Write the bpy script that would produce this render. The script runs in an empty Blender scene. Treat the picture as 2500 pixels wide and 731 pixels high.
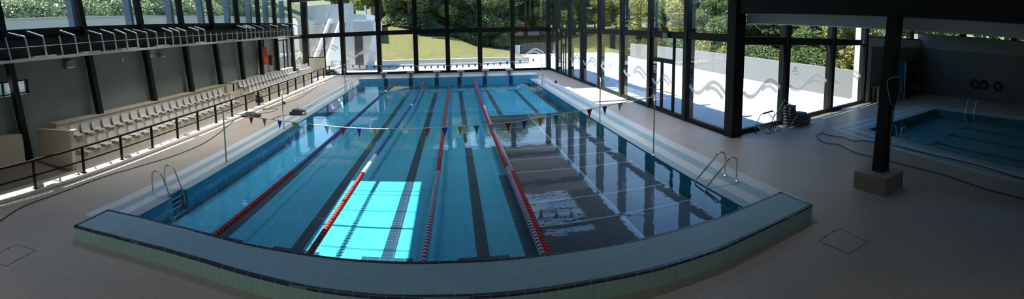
import bpy, math, random
from mathutils import Vector, Matrix
random.seed(7)
SC = bpy.context.scene
COL = SC.collection
# ------------------------------------------------------------------ camera model (cylindrical phone panorama)
CAMH = 4.05
YAW, PIT, ROL = -0.15029555, -0.09323385, 0.01258835
FPX, V0 = 1019.2485, 159.36112
def _rot():
    cy, sy = math.cos(YAW), math.sin(YAW); cp, sp = math.cos(PIT), math.sin(PIT); cr, sr = math.cos(ROL), math.sin(ROL)
    return (Matrix(((cy, -sy, 0), (sy, cy, 0), (0, 0, 1))) @ Matrix(((1, 0, 0), (0, cp, -sp), (0, sp, cp))) @ Matrix(((cr, 0, sr), (0, 1, 0), (-sr, 0, cr))))
RM = _rot()
CP = Vector((0, 0, CAMH))
def ray(px, py):
    th = (px - 1250) / FPX; v = (V0 - py) / FPX
    return RM @ Vector((math.sin(th), math.cos(th), v))
def Gz(px, py, z=0.0):
    r = ray(px, py); return CP + r * ((z - CAMH) / r.z)
def Gy(px, py, y):
    r = ray(px, py); return CP + r * (y / r.y)
def Gx(px, py, x):
    r = ray(px, py); return CP + r * (x / r.x)

# ------------------------------------------------------------------ mesh helper
class MB:
    def __init__(s): s.v = []; s.f = []; s.m = []; s.cm = 0
    def mat(s, i): s.cm = i; return s
    def add(s, vs, fs):
        b = len(s.v); s.v += [tuple(v) for v in vs]
        for f in fs: s.f.append(tuple(b + i for i in f)); s.m.append(s.cm)
        return s
    def hexa(s, p):
        return s.add(p, [(0, 3, 2, 1), (4, 5, 6, 7), (0, 1, 5, 4), (1, 2, 6, 5), (2, 3, 7, 6), (3, 0, 4, 7)])
    def box(s, x0, y0, z0, x1, y1, z1):
        x0, x1 = min(x0, x1), max(x0, x1); y0, y1 = min(y0, y1), max(y0, y1); z0, z1 = min(z0, z1), max(z0, z1)
        return s.hexa([(x0, y0, z0), (x1, y0, z0), (x1, y1, z0), (x0, y1, z0), (x0, y0, z1), (x1, y0, z1), (x1, y1, z1), (x0, y1, z1)])
    def bar(s, p, q, w, h, up=(0, 0, 1)):
        p, q = Vector(p), Vector(q); d = (q - p).normalized(); u = Vector(up)
        if abs(d.dot(u)) > .98: u = Vector((0, 1, 0))
        a = d.cross(u).normalized(); b = a.cross(d).normalized(); a = a * (w / 2); b = b * (h / 2)
        return s.hexa([p - a - b, p + a - b, q + a - b, q - a - b, p - a + b, p + a + b, q + a + b, q - a + b])
    def tube(s, pts, r, n=8, close=False):
        pts = [Vector(p) for p in pts]; N = len(pts); rings = []
        prev = None
        for i, p in enumerate(pts):
            if close: d = pts[(i + 1) % N] - pts[i - 1]
            else: d = pts[min(i + 1, N - 1)] - pts[max(i - 1, 0)]
            d.normalize()
            a = prev - d * prev.dot(d) if prev is not None else (Vector((0, 0, 1)).cross(d) if abs(d.z) < .95 else Vector((0, 1, 0)).cross(d))
            if a.length < 1e-6: a = Vector((1, 0, 0)).cross(d)
            a.normalize(); prev = a; b = d.cross(a)
            rr = r[i] if isinstance(r, (list, tuple)) else r
            rings.append([p + a * (rr * math.cos(t * 2 * math.pi / n)) + b * (rr * math.sin(t * 2 * math.pi / n)) for t in range(n)])
        vs = [v for R in rings for v in R]; fs = []
        for i in range(N if close else N - 1):
            j = (i + 1) % N
            for t in range(n):
                u = (t + 1) % n; fs.append((i * n + t, i * n + u, j * n + u, j * n + t))
        if not close:
            fs.append(tuple(reversed(range(n)))); fs.append(tuple((N - 1) * n + t for t in range(n)))
        return s.add(vs, fs)
    def prism(s, pts, off):
        n = len(pts); off = Vector(off); P = [Vector(p) for p in pts]
        vs = P + [p + off for p in P]
        fs = [tuple(reversed(range(n))), tuple(range(n, 2 * n))] + [(i, (i + 1) % n, n + (i + 1) % n, n + i) for i in range(n)]
        return s.add(vs, fs)
    def lathe(s, prof, n=16, c=(0, 0, 0)):
        vs = []; fs = []; cx, cy, cz = c
        for r, z in prof:
            for t in range(n):
                a = t * 2 * math.pi / n; vs.append((cx + r * math.cos(a), cy + r * math.sin(a), cz + z))
        for i in range(len(prof) - 1):
            for t in range(n):
                u = (t + 1) % n; fs.append((i * n + t, i * n + u, (i + 1) * n + u, (i + 1) * n + t))
        fs.append(tuple(reversed(range(n)))); fs.append(tuple((len(prof) - 1) * n + t for t in range(n)))
        return s.add(vs, fs)
    def ball(s, c, r, n=8, sq=(1, 1, 1)):
        prof = []; vs = []; fs = []
        for i in range(1, n // 2 + 1):
            a = math.pi * i / (n // 2 + 1); 
            for t in range(n):
                b = 2 * math.pi * t / n
                vs.append((c[0] + r * sq[0] * math.sin(a) * math.cos(b), c[1] + r * sq[1] * math.sin(a) * math.sin(b), c[2] + r * sq[2] * math.cos(a)))
        k = n // 2
        for i in range(k - 1):
            for t in range(n):
                u = (t + 1) % n; fs.append((i * n + t, (i + 1) * n + t, (i + 1) * n + u, i * n + u))
        fs.append(tuple(range(n))); fs.append(tuple(reversed(range((k - 1) * n, k * n))))
        return s.add(vs, fs)
    def mesh(s, name, mats, smooth=False, bevel=0, org=(0, 0, 0)):
        me = bpy.data.meshes.new(name); o = Vector(org)
        me.from_pydata([tuple(Vector(v) - o) for v in s.v], [], s.f)
        for m in (mats if isinstance(mats, (list, tuple)) else [mats]): me.materials.append(m)
        if any(s.m): me.polygons.foreach_set('material_index', s.m)
        if smooth: me.polygons.foreach_set('use_smooth', [True] * len(me.polygons))
        me.update()
        return me
def worldloc(o):
    v = Vector((0, 0, 0))
    while o is not None: v += o.location; o = o.parent
    return v
def link(name, me, parent=None, loc=None):
    o = bpy.data.objects.new(name, me); COL.objects.link(o)
    if parent is not None: o.parent = parent
    if loc is not None: o.location = loc
    return o
def part(name, mb, mats, parent, smooth=False, label=None, stuff=False):
    "world-coordinate geometry made a child of parent (parents are never rotated while this is used)"
    o = link(name, mb.mesh(name, mats, smooth, org=worldloc(parent)), parent)
    if label: o['label'] = label
    if stuff: o['kind'] = 'stuff'
    return o
def centre(mb):
    xs = [v[0] for v in mb.v]; ys = [v[1] for v in mb.v]; zs = [v[2] for v in mb.v]
    return Vector(((min(xs) + max(xs)) / 2, (min(ys) + max(ys)) / 2, min(zs)))
def struct(name, mb, mats, smooth=False):
    c = centre(mb); o = link(name, mb.mesh(name, mats, smooth, org=c), None, c); o['kind'] = 'structure'; return o
def tag(o, label, cat, group=None, kind=None):
    o['label'] = label; o['category'] = cat
    if group: o['group'] = group
    if kind: o['kind'] = kind
    return o
def thing(name, label, cat, loc=(0, 0, 0), group=None, kind=None):
    o = bpy.data.objects.new(name, None); COL.objects.link(o); o.location = loc; o.empty_display_size = .2
    return tag(o, label, cat, group, kind)
def solo(name, mb, mats, label, cat, group=None, kind=None, smooth=False):
    c = centre(mb); return tag(link(name, mb.mesh(name, mats, smooth, org=c), None, c), label, cat, group, kind)
def sgroup(name, loc=(0, 0, 0)):
    o = bpy.data.objects.new(name, None); COL.objects.link(o); o.location = loc; o['kind'] = 'structure'; return o
def dup(root, loc=None, label=None, rz=None):
    r = root.copy(); COL.objects.link(r)
    if loc is not None: r.location = loc
    if label: r['label'] = label
    if rz is not None: r.rotation_euler = (0, 0, rz)
    for c in list(root.children):
        k = c.copy(); k.parent = r; COL.objects.link(k)
        for g in list(c.children):
            d = g.copy(); d.parent = k; COL.objects.link(d)
    return r
ORD = ('first second third fourth fifth sixth seventh eighth ninth tenth eleventh twelfth thirteenth fourteenth fifteenth sixteenth '
       'seventeenth eighteenth nineteenth twentieth twenty-first twenty-second twenty-third twenty-fourth twenty-fifth twenty-sixth').split()

# ------------------------------------------------------------------ materials
def nodes(name):
    m = bpy.data.materials.new(name); m.use_nodes = True; nt = m.node_tree; nt.nodes.clear()
    out = nt.nodes.new('ShaderNodeOutputMaterial'); return m, nt, out
def N(nt, t, **kw):
    n = nt.nodes.new(t)
    for k, v in kw.items():
        if k.startswith('i_'): n.inputs[k[2:].replace('_', ' ')].default_value = v
        else: setattr(n, k, v)
    return n
def rgb(c): return (c[0], c[1], c[2], 1)
def M(name, col, rough=.5, metal=0, noise=.0, nscale=6, bump=0, spec=.5):
    m, nt, out = nodes(name)
    b = N(nt, 'ShaderNodeBsdfPrincipled'); b.inputs['Base Color'].default_value = rgb(col); b.inputs['Roughness'].default_value = rough
    b.inputs['Metallic'].default_value = metal; b.inputs['Specular IOR Level'].default_value = spec
    if noise or bump:
        g = N(nt, 'ShaderNodeNewGeometry'); t = N(nt, 'ShaderNodeTexNoise'); t.inputs['Scale'].default_value = nscale; t.inputs['Detail'].default_value = 5
        nt.links.new(g.outputs['Position'], t.inputs['Vector'])
        if noise:
            r = N(nt, 'ShaderNodeMixRGB', blend_type='MIX'); r.inputs[1].default_value = rgb([c * (1 - noise) for c in col]); r.inputs[2].default_value = rgb([min(1, c * (1 + noise)) for c in col])
            nt.links.new(t.outputs['Fac'], r.inputs[0]); nt.links.new(r.outputs[0], b.inputs['Base Color'])
        if bump:
            bp = N(nt, 'ShaderNodeBump'); bp.inputs['Strength'].default_value = bump; nt.links.new(t.outputs['Fac'], bp.inputs['Height']); nt.links.new(bp.outputs[0], b.inputs['Normal'])
    nt.links.new(b.outputs[0], out.inputs[0]); return m
def TILE(name, c1, c2, grout, sx, sy, rough=.35, mort=.012, axes='XY', bump=.1, noise=.06, offset=0.0):
    m, nt, out = nodes(name)
    g = N(nt, 'ShaderNodeNewGeometry'); sp = N(nt, 'ShaderNodeSeparateXYZ'); nt.links.new(g.outputs['Position'], sp.inputs[0])
    cb = N(nt, 'ShaderNodeCombineXYZ'); nt.links.new(sp.outputs[axes[0]], cb.inputs[0]); nt.links.new(sp.outputs[axes[1]], cb.inputs[1])
    br = N(nt, 'ShaderNodeTexBrick'); br.offset = offset; br.squash = 1
    nt.links.new(cb.outputs[0], br.inputs['Vector'])
    br.inputs['Color1'].default_value = rgb(c1); br.inputs['Color2'].default_value = rgb(c2); br.inputs['Mortar'].default_value = rgb(grout)
    br.inputs['Scale'].default_value = 1; br.inputs['Mortar Size'].default_value = mort; br.inputs['Brick Width'].default_value = sx; br.inputs['Row Height'].default_value = sy; br.inputs['Bias'].default_value = 0
    t = N(nt, 'ShaderNodeTexNoise'); t.inputs['Scale'].default_value = .9; t.inputs['Detail'].default_value = 4; nt.links.new(g.outputs['Position'], t.inputs['Vector'])
    hv = N(nt, 'ShaderNodeMixRGB', blend_type='MULTIPLY'); hv.inputs[0].default_value = 1
    rr = N(nt, 'ShaderNodeMapRange'); rr.inputs['To Min'].default_value = 1 - noise * 2; rr.inputs['To Max'].default_value = 1 + noise * 2; nt.links.new(t.outputs['Fac'], rr.inputs['Value'])
    nt.links.new(br.outputs['Color'], hv.inputs[1]); nt.links.new(rr.outputs[0], hv.inputs[2])
    b = N(nt, 'ShaderNodeBsdfPrincipled'); b.inputs['Roughness'].default_value = rough
    nt.links.new(hv.outputs[0], b.inputs['Base Color']); nt.links.new(b.outputs[0], out.inputs[0]); return m
def GLASS(name, tint=(.89, .93, .885), ior=1.45, rough=0.0, refl=1.0):
    m, nt, out = nodes(name)
    t = N(nt, 'ShaderNodeBsdfTransparent'); t.inputs[0].default_value = rgb(tint)
    gl = N(nt, 'ShaderNodeBsdfGlossy'); gl.inputs['Color'].default_value = (refl, refl, refl, 1); gl.inputs['Roughness'].default_value = rough
    fr = N(nt, 'ShaderNodeFresnel'); ge = N(nt, 'ShaderNodeNewGeometry'); mi = N(nt, 'ShaderNodeMapRange')
    mi.inputs['To Min'].default_value = ior; mi.inputs['To Max'].default_value = 1 / ior      # same reflectance from both sides of a thin sheet
    nt.links.new(ge.outputs['Backfacing'], mi.inputs['Value']); nt.links.new(mi.outputs[0], fr.inputs['IOR'])
    mx = N(nt, 'ShaderNodeMixShader'); nt.links.new(fr.outputs[0], mx.inputs[0]); nt.links.new(t.outputs[0], mx.inputs[1]); nt.links.new(gl.outputs[0], mx.inputs[2])
    nt.links.new(mx.outputs[0], out.inputs[0]); return m, nt, fr, gl
def LEAF(name, ca, cb, trans=.35):
    m, nt, out = nodes(name)
    oi = N(nt, 'ShaderNodeObjectInfo'); g = N(nt, 'ShaderNodeNewGeometry'); t = N(nt, 'ShaderNodeTexNoise'); t.inputs['Scale'].default_value = 1.2; t.inputs['Detail'].default_value = 6
    nt.links.new(g.outputs['Position'], t.inputs['Vector'])
    mr = N(nt, 'ShaderNodeMapRange'); mr.inputs['From Min'].default_value = .3; mr.inputs['From Max'].default_value = .7; nt.links.new(t.outputs['Fac'], mr.inputs['Value'])
    mixc = N(nt, 'ShaderNodeMixRGB'); mixc.inputs[1].default_value = rgb(ca); mixc.inputs[2].default_value = rgb(cb); nt.links.new(mr.outputs[0], mixc.inputs[0])
    d = N(nt, 'ShaderNodeBsdfPrincipled'); d.inputs['Roughness'].default_value = .45
    tr = N(nt, 'ShaderNodeBsdfTranslucent'); mx = N(nt, 'ShaderNodeMixShader'); mx.inputs[0].default_value = trans
    nt.links.new(mixc.outputs[0], d.inputs['Base Color']); nt.links.new(mixc.outputs[0], tr.inputs[0])
    nt.links.new(d.outputs[0], mx.inputs[1]); nt.links.new(tr.outputs[0], mx.inputs[2]); nt.links.new(mx.outputs[0], out.inputs[0]); return m

black = M('black_steel', (.008, .009, .009), .45, spec=.25)
darkgrey = M('dark_grey_paint', (.03, .033, .035), .5)
floor_tile = TILE('beige_floor_tile', (.385, .355, .315), (.37, .34, .3), (.3, .275, .245), .4, .2, .42, .006, noise=.06, offset=.5)
concrete_d = M('dark_concrete', (.2, .24, .235), .6, noise=.16, nscale=1.3)
cream = M('cream_concrete', (.56, .52, .43), .7, noise=.06, nscale=2)
kerb_m = M('kerb_concrete', (.4, .38, .37), .6, noise=.08)
brown_fl = M('brown_floor', (.17, .15, .125), .6, noise=.1, nscale=2)
white_p = M('white_plaster', (.62, .6, .58), .8, noise=.03, nscale=1)
grey_p = M('grey_plaster', (.36, .36, .35), .8, noise=.1, nscale=.8)
wing_wall = M('wing_wall_plaster', (.3, .33, .32), .8, noise=.06)
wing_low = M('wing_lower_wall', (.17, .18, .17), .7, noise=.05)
ceil_m = M('ceiling_panel', (.09, .085, .085), .8, noise=.05); ceil_b = M('beige_ceiling_panel', (.5, .43, .4), .8, noise=.04)
seat_w = M('white_plastic', (.63, .62, .63), .35)
chrome = M('stainless', (.62, .63, .62), .2, 1)
silver = M('aluminium', (.55, .56, .55), .4, .6)
tile_blue_top = TILE('platform_tile', (.23, .42, .53), (.215, .4, .51), (.32, .5, .58), .244, .12, .55, .004)
tile_blue_side = TILE('platform_side_tile', (.3, .5, .48), (.28, .48, .46), (.45, .62, .58), .122, .8, .4, .004, axes='XZ')
tile_dark = TILE('navy_edge_tile', (.02, .03, .06), (.025, .035, .07), (.16, .2, .24), .244, .5, .3, .008)
pool_tile = TILE('pool_floor_tile', (.055, .43, .68), (.052, .415, .66), (.03, .28, .46), .25, .125, .4, .006, noise=.05)
pool_side = TILE('pool_side_tile', (.03, .42, .64), (.03, .4, .62), (.02, .28, .45), .25, .125, .4, .006, axes='YZ')
pool_end = TILE('pool_end_tile', (.09, .42, .62), (.085, .4, .6), (.06, .3, .45), .25, .125, .4, .006, axes='XZ')
lane_black = TILE('lane_line_tile', (.014, .035, .07), (.016, .04, .075), (.05, .12, .18), .25, .125, .4, .006)
st_light = M('pale_overflow_stripe', (.47, .53, .56), .45, noise=.05)
st_blue = M('blue_grey_overflow_stripe', (.23, .36, .44), .45, noise=.05)
patio_m = TILE('patio_paving', (.46, .45, .44), (.44, .43, .42), (.34, .33, .32), .8, .4, .8, .012, noise=.05)
grass_m = M('lawn_grass', (.1, .088, .019), .9, noise=.35, nscale=2.2, bump=.4)
earth_m = M('wooded_ground', (.09, .1, .04), .9, noise=.4, nscale=.8)
stone_m = M('old_stone', (.07, .062, .055), .9, noise=.4, nscale=3)
red_m = M('red_plastic', (.55, .02, .03), .4)
blue_m = M('blue_plastic', (.03, .06, .32), .4)
white_pl = M('white_float_plastic', (.75, .76, .78), .4)
fl_red = M('pennant_red', (.6, .02, .04), .6); fl_blue = M('pennant_blue', (.03, .03, .4), .6); fl_green = M('pennant_green', (.03, .36, .22), .6)
fl_gold = M('pennant_gold', (.6, .35, .06), .6); fl_white = M('pennant_white', (.6, .68, .66), .6); fl_tan = M('pennant_tan', (.5, .4, .24), .6)
orange = M('orange_hose', (.6, .1, .03), .6); extred = M('extinguisher_red', (.16, .012, .012), .4)
dkblue = M('blue_mat', (.02, .13, .3), .6); wood = M('pallet_wood', (.4, .33, .24), .8, noise=.2, nscale=4)
def frosted(fac):
    m, nt, out = nodes('frosted_decal'); t = N(nt, 'ShaderNodeBsdfTransparent'); t.inputs[0].default_value = (.95, .92, .9, 1); a = N(nt, 'ShaderNodeBsdfTranslucent'); a.inputs[0].default_value = (.66, .58, .54, 1)
    d = N(nt, 'ShaderNodeBsdfDiffuse'); d.inputs[0].default_value = (.6, .57, .55, 1); x = N(nt, 'ShaderNodeMixShader'); x.inputs[0].default_value = .35; y = N(nt, 'ShaderNodeMixShader'); y.inputs[0].default_value = fac
    nt.links.new(a.outputs[0], x.inputs[1]); nt.links.new(d.outputs[0], x.inputs[2]); nt.links.new(t.outputs[0], y.inputs[1]); nt.links.new(x.outputs[0], y.inputs[2]); nt.links.new(y.outputs[0], out.inputs[0]); return m
decal = frosted(.78); decal_f = frosted(.16)
rubber = M('black_rubber', (.02, .02, .022), .6)
green_pole = M('green_painted_pole', (.12, .4, .3), .4)
lamp_glass = M('floodlight_glass', (.5, .55, .55), .2); 
sign_green = M('sign_blue_green', (.1, .4, .5), .5); sign_white = M('sign_white', (.85, .85, .85), .5)
pane_m, *_ = GLASS('window_glass')
leaf_m = [LEAF('leaf_light', (.12, .15, .03), (.3, .33, .1)), LEAF('leaf_mid', (.04, .07, .018), (.16, .21, .06)), LEAF('leaf_dark', (.02, .04, .014), (.09, .13, .045)), LEAF('leaf_yellow', (.18, .17, .03), (.34, .31, .09)), LEAF('leaf_hedge', (.09, .14, .03), (.33, .38, .2))]
bark = M('bark', (.1, .08, .06), .9, noise=.3, nscale=5)
# movable floor: fine slats along the pool
def slat_mat():
    m, nt, out = nodes('dark_slats'); g = N(nt, 'ShaderNodeNewGeometry')
    w = N(nt, 'ShaderNodeTexWave', wave_type='BANDS', bands_direction='X'); w.inputs['Scale'].default_value = 4.2; nt.links.new(g.outputs['Position'], w.inputs['Vector'])
    c = N(nt, 'ShaderNodeValToRGB'); c.color_ramp.elements[0].position = .05; c.color_ramp.elements[0].color = (.004, .006, .01, 1); c.color_ramp.elements[1].position = .3; c.color_ramp.elements[1].color = (.012, .02, .04, 1)
    b = N(nt, 'ShaderNodeBsdfPrincipled'); b.inputs['Roughness'].default_value = .5
    nt.links.new(w.outputs['Color'], c.inputs[0]); nt.links.new(c.outputs[0], b.inputs['Base Color']); nt.links.new(b.outputs[0], out.inputs[0]); return m
slat_m = slat_mat()
joint_m = M('pale_joint', (.16, .3, .36), .5)
# water: clear tinted surface, fresnel mirror, faint ripples
def water_mat(name, tint):
    m, nt, fr, gl = GLASS(name, tint, 1.33, 0.0)
    g = N(nt, 'ShaderNodeNewGeometry'); t = N(nt, 'ShaderNodeTexNoise'); t.inputs['Scale'].default_value = 2.6; t.inputs['Detail'].default_value = 3
    mp = N(nt, 'ShaderNodeMapping'); mp.inputs['Scale'].default_value = (1, 1, 1); nt.links.new(g.outputs['Position'], mp.inputs[0]); nt.links.new(mp.outputs[0], t.inputs['Vector'])
    bp = N(nt, 'ShaderNodeBump'); bp.inputs['Strength'].default_value = .02; bp.inputs['Distance'].default_value = .1
    nt.links.new(t.outputs['Fac'], bp.inputs['Height']); nt.links.new(bp.outputs[0], fr.inputs['Normal']); nt.links.new(bp.outputs[0], gl.inputs['Normal'])
    return m
water_m = water_mat('pool_water', (.86, .97, 1.0))

# ================================================================== SETTING
PX0, PX1, PY0, PY1, PD = -6.78, 6.06, 6.3, 31.4, -.55      # main pool (PD: depth as it looks through the water)
SX0, SX1, SY0, SY1, SD = 15.2, 22.5, -1.0, 9.4, -.5        # small pool
NX0, NX1, NY0, NY1 = -6.98, PX0, 8.22, 8.88                # ladder recess in the long side
LWX = -13.8
def floor_cells(x0, x1, y0, y1, holes):
    xs = sorted({x0, x1, *[h[0] for h in holes], *[h[1] for h in holes]}); ys = sorted({y0, y1, *[h[2] for h in holes], *[h[3] for h in holes]})
    mb = MB()
    for i in range(len(xs) - 1):
        for j in range(len(ys) - 1):
            cx, cy = (xs[i] + xs[i + 1]) / 2, (ys[j] + ys[j + 1]) / 2
            if any(h[0] < cx < h[1] and h[2] < cy < h[3] for h in holes): continue
            mb.add([(xs[i], ys[j], 0), (xs[i + 1], ys[j], 0), (xs[i + 1], ys[j + 1], 0), (xs[i], ys[j + 1], 0)], [(0, 1, 2, 3)])
    return mb
GXA, GXB = 9.78, 9.22      # long right glazing runs from (GXA,12) to (GXB,37.6)
def gx(y): return GXA + (GXB - GXA) * (y - 12.0) / 25.6
R2A = Vector((9.95, 12.05, 0)); R2D = Vector((.9915, .1301, 0)); R2L = 11.05
holes = [(PX0, PX1, PY0, PY1), (NX0, NX1, NY0, NY1), (SX0, SX1, SY0, SY1)]
fl = floor_cells(-14.0, 9.6, -3, 37.8, holes[:2])
def spc(o):   # corners of the small pool, grown outwards by o
    return [(SX0 - o, SY1 + o), (SX1 + o, SY1 + o), (SX1 + o, SY0), (12.55 - o, SY0)]
OC = [(9.6, 12.0), (29.0, 12.0), (29.0, -6.5), (9.6, -6.5)]
def ringq(mb, P, Q_, z, k=4):
    for i in range(k):
        j = (i + 1) % 4; mb.add([(*P[i], z), (*P[j], z), (*Q_[j], z), (*Q_[i], z)], [(3, 2, 1, 0)])
ringq(fl, spc(0), OC, 0)
fl.add([(9.6, 12.0, 0), (29, 12.0, 0), (29, 14.4, 0), (22, 13.9, 0)], [(0, 1, 2, 3)])
struct('floor', fl, floor_tile)
mb = MB().box(-14.0, -3, .001, -10.98, 8.4, .008); struct('trim_1', mb, brown_fl)
# pool basins
mb = MB(); mb.mat(0).box(PX0 - .3, PY0 - .3, PD - .2, PX1 + .3, PY1 + .3, PD)
struct('floor_pool', mb, pool_tile)
mb = MB()
for (a, b) in ((PY0, NY0), (NY1, PY1)): mb.box(PX0 - .2, a, PD, PX0, b, -.002)
mb.box(NX0 - .2, NY0 - .05, PD, NX0, NY1 + .05, -.002)
mb.box(PX1, PY0, PD, PX1 + .2, PY1, -.002)
struct('wall_pool_sides', mb, pool_side)
mb = MB().box(PX0, PY0 - .25, PD, PX1, PY0, 0).box(PX0, PY1, PD, PX1, PY1 + .2, -.002)
struct('wall_pool_ends', mb, pool_end)
# dark tile rows: along wall foot and edges
mb = MB()
mb.box(PX0, PY0, PD, PX0 + .14, PY1, PD + .006).box(PX1 - .36, PY0, PD, PX1, PY1, PD + .006)
mb.box(PX0 - .03, PY0, .001, PX0 + .012, NY0, .008).box(PX0 - .03, NY1, .001, PX0 + .012, PY1, .008).box(PX1 - .012, PY0, .001, PX1 + .02, PY1, .008)
struct('trim_2', mb, lane_black)
# lane lines on the bottom
lanes = [(-5.12, -4.9), (-3.3, -2.98), (-1.35, -1.0), (.58, .72), (2.5, 2.65), (4.45, 4.65)]
for i, (xa, xb) in enumerate(lanes):
    mb = MB(); y0, y1 = 7.95, 29.4
    w = .13; z0, z1 = PD + .001, PD + .007
    mb.hexa([(xa - w, y0, z0), (xa + w, y0, z0), (xb + w, y1, z0), (xb - w, y1, z0), (xa - w, y0, z1), (xa + w, y0, z1), (xb + w, y1, z1), (xb - w, y1, z1)])
    mb.box(xa - .52, y0 - .25, z0, xa + .52, y0, z1).box(xb - .52, y1, z0, xb + .52, y1 + .25, z1)
    mb.box(xb - .15, PY1 - .012, PD, xb + .15, PY1 - .004, .29)
    struct('trim_%d' % (10 + i), mb, lane_black)
# small pool basin
sp_tile = TILE('small_pool_tile', (.05, .26, .34), (.045, .25, .33), (.03, .18, .24), .25, .125, .5, .006)  # darker tile colour carries the dim light of the wing
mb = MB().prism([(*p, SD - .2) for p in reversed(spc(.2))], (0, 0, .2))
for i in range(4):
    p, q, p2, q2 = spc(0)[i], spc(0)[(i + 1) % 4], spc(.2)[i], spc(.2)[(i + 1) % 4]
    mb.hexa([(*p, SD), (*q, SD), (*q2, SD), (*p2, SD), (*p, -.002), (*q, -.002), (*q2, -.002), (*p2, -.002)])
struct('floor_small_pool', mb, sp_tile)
for i, x in enumerate((16.88, 18.85, 20.95)):
    mb = MB(); z0, z1 = SD + .001, SD + .006; xb = x - 1.4
    mb.hexa([(xb - .12, SY0, z0), (xb + .12, SY0, z0), (x + .12, 6.8, z0), (x - .12, 6.8, z0), (xb - .12, SY0, z1), (xb + .12, SY0, z1), (x + .12, 6.8, z1), (x - .12, 6.8, z1)])
    mb.box(x - .42, 6.8, z0, x + .42, 7.05, z1); struct('trim_%d' % (20 + i), mb, lane_black)
def water(name, x0, y0, x1, y1, label, poly=None):
    mb = MB().add([(*p, 0) for p in (poly or [(x0, y0), (x1, y0), (x1, y1), (x0, y1)])], [tuple(range(len(poly) if poly else 4))])
    o = link(name, mb.mesh(name, water_m, org=((x0 + x1) / 2, (y0 + y1) / 2, 0)), None, ((x0 + x1) / 2, (y0 + y1) / 2, -.012)); tag(o, label, 'water', kind='stuff'); return o
water('pool_water', NX0, PY0, PX1, PY1, 'clear blue water filling the large lane pool', [(PX0, PY0), (PX1, PY0), (PX1, PY1), (PX0, PY1), (PX0, NY1), (NX0, NY1), (NX0, NY0), (PX0, NY0)])
water('pool_water', SX0, SY0, SX1, SY1, 'dark still water of the small pool beside the pillar', list(reversed(spc(0))))
# striped overflow borders
def stripes(name, edges, y0, y1, n0):
    for i, (a, b, m) in enumerate(edges):
        mb = MB().box(a, y0, .0005, b, y1, .006); struct('trim_%d' % (n0 + i), mb, m)
Y0S, Y1S = 6.25, 32.5
mbL = MB().box(-7.13, Y0S, .0005, PX0 - .03, NY0 - .1, .006).box(-7.13, NY1 + .1, .0005, PX0 - .03, Y1S, .006).box(-7.13, NY0 - .1, .0005, NX0 - .005, NY1 + .1, .006).box(NX0 - .005, NY0 - .1, .0005, PX0 - .03, NY0 - .004, .006).box(NX0 - .005, NY1 + .004, .0005, PX0 - .03, NY1 + .1, .006); struct('trim_30', mbL, st_blue)
stripes('l', [(-7.4, -7.13, st_light), (-7.66, -7.4, st_blue), (-7.97, -7.66, st_light)], Y0S, Y1S, 31)
stripes('r', [(PX1 + .02, 6.36, st_blue), (6.36, 6.72, st_light), (6.72, 7.08, st_blue), (7.08, 7.5, st_light)], Y0S, Y1S, 35)
bw = [(1.2, .95, st_light), (.95, .65, st_blue), (.65, .38, st_light), (.38, .03, st_blue)]
for i, (o_, i_, m) in enumerate(bw):
    mb = MB()
    for j in (0, 1, 3):
        P, Q_ = spc(i_), spc(o_); k = (j + 1) % 4
        mb.hexa([(*P[j], .0005), (*Q_[j], .0005), (*Q_[k], .0005), (*P[k], .0005), (*P[j], .006), (*Q_[j], .006), (*Q_[k], .006), (*P[k], .006)])
    struct('trim_%d' % (40 + i), mb, m)

# ---- walls
mb = MB()
def wall_hole(mb, x0, x1, y0, y1, z0, z1, h):  # wall slab along Y with one hole (ya,yb,za,zb)
    ya, yb, za, zb = h
    mb.box(x0, y0, z0, x1, ya, z1).box(x0, yb, z0, x1, y1, z1).box(x0, ya, z0, x1, yb, za).box(x0, ya, zb, x1, yb, z1)
wall_hole(mb, LWX - .25, LWX, -3, 27.9, 0, 3.95, (6.2, 8.65, 2.54, 3.1))
struct('wall_left', mb, concrete_d)
struct('wall_left_pale', MB().box(LWX - .25, 27.9, 0, LWX, 31.0, 3.95), M('pale_concrete', (.42, .42, .4), .7, noise=.08, nscale=2))
mb = MB().box(LWX - .25, -3, 3.95, LWX + .1, 34.2, 4.95); struct('trim_50', mb, black)
mb = MB().box(LWX - .3, -3, 0, LWX + .45, 7.9, 1.12); struct('trim_51', mb, cream)
# near wall (behind the viewer) and roof
mb = MB().box(-14, -1.5, 0, 10, -1.2, 7.2).box(10, -6.8, 0, 29, -6.5, 5.5).box(9.75, -6.5, 0, 10.05, -1.2, 5.5); struct('wall_near', mb, darkgrey)
ZC = 7.05
SUNX, SUNY = .43, -.09
sky_a = (-6.42, -4.22, 8.45, 12.85)        # skylight over the lane pool
sky_b = (4.35, 7.7, 20.65, 27.1)           # skylight by the long glazing
def slab(x0, x1, y0, y1, z0, z1, hl):
    c = floor_cells(x0, x1, y0, y1, hl); mb = MB()
    for f in c.f:
        xs = [c.v[i][0] for i in f]; ys = [c.v[i][1] for i in f]; mb.box(min(xs), min(ys), z0, max(xs), max(ys), z1)
    return mb
struct('ceiling', slab(-13.42, 9.35, -1.5, 37.7, ZC, ZC + .12, [sky_a, sky_b, (-13.2, -13.07, -1.0, 37.0)]), ceil_m)  # narrow slot added along the roof edge for the thin second sun strip
struct('ceiling_panel', MB().box(4.8, 26.2, ZC - .03, 9.3, 30.9, ZC - .005).box(4.8, 31.2, ZC - .03, 9.3, 34.0, ZC - .005).box(4.8, 35.4, ZC - .03, 9.3, 37.4, ZC - .005).box(-13.3, 33, ZC - .03, -8.5, 37.4, ZC - .005), ceil_b)
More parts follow.
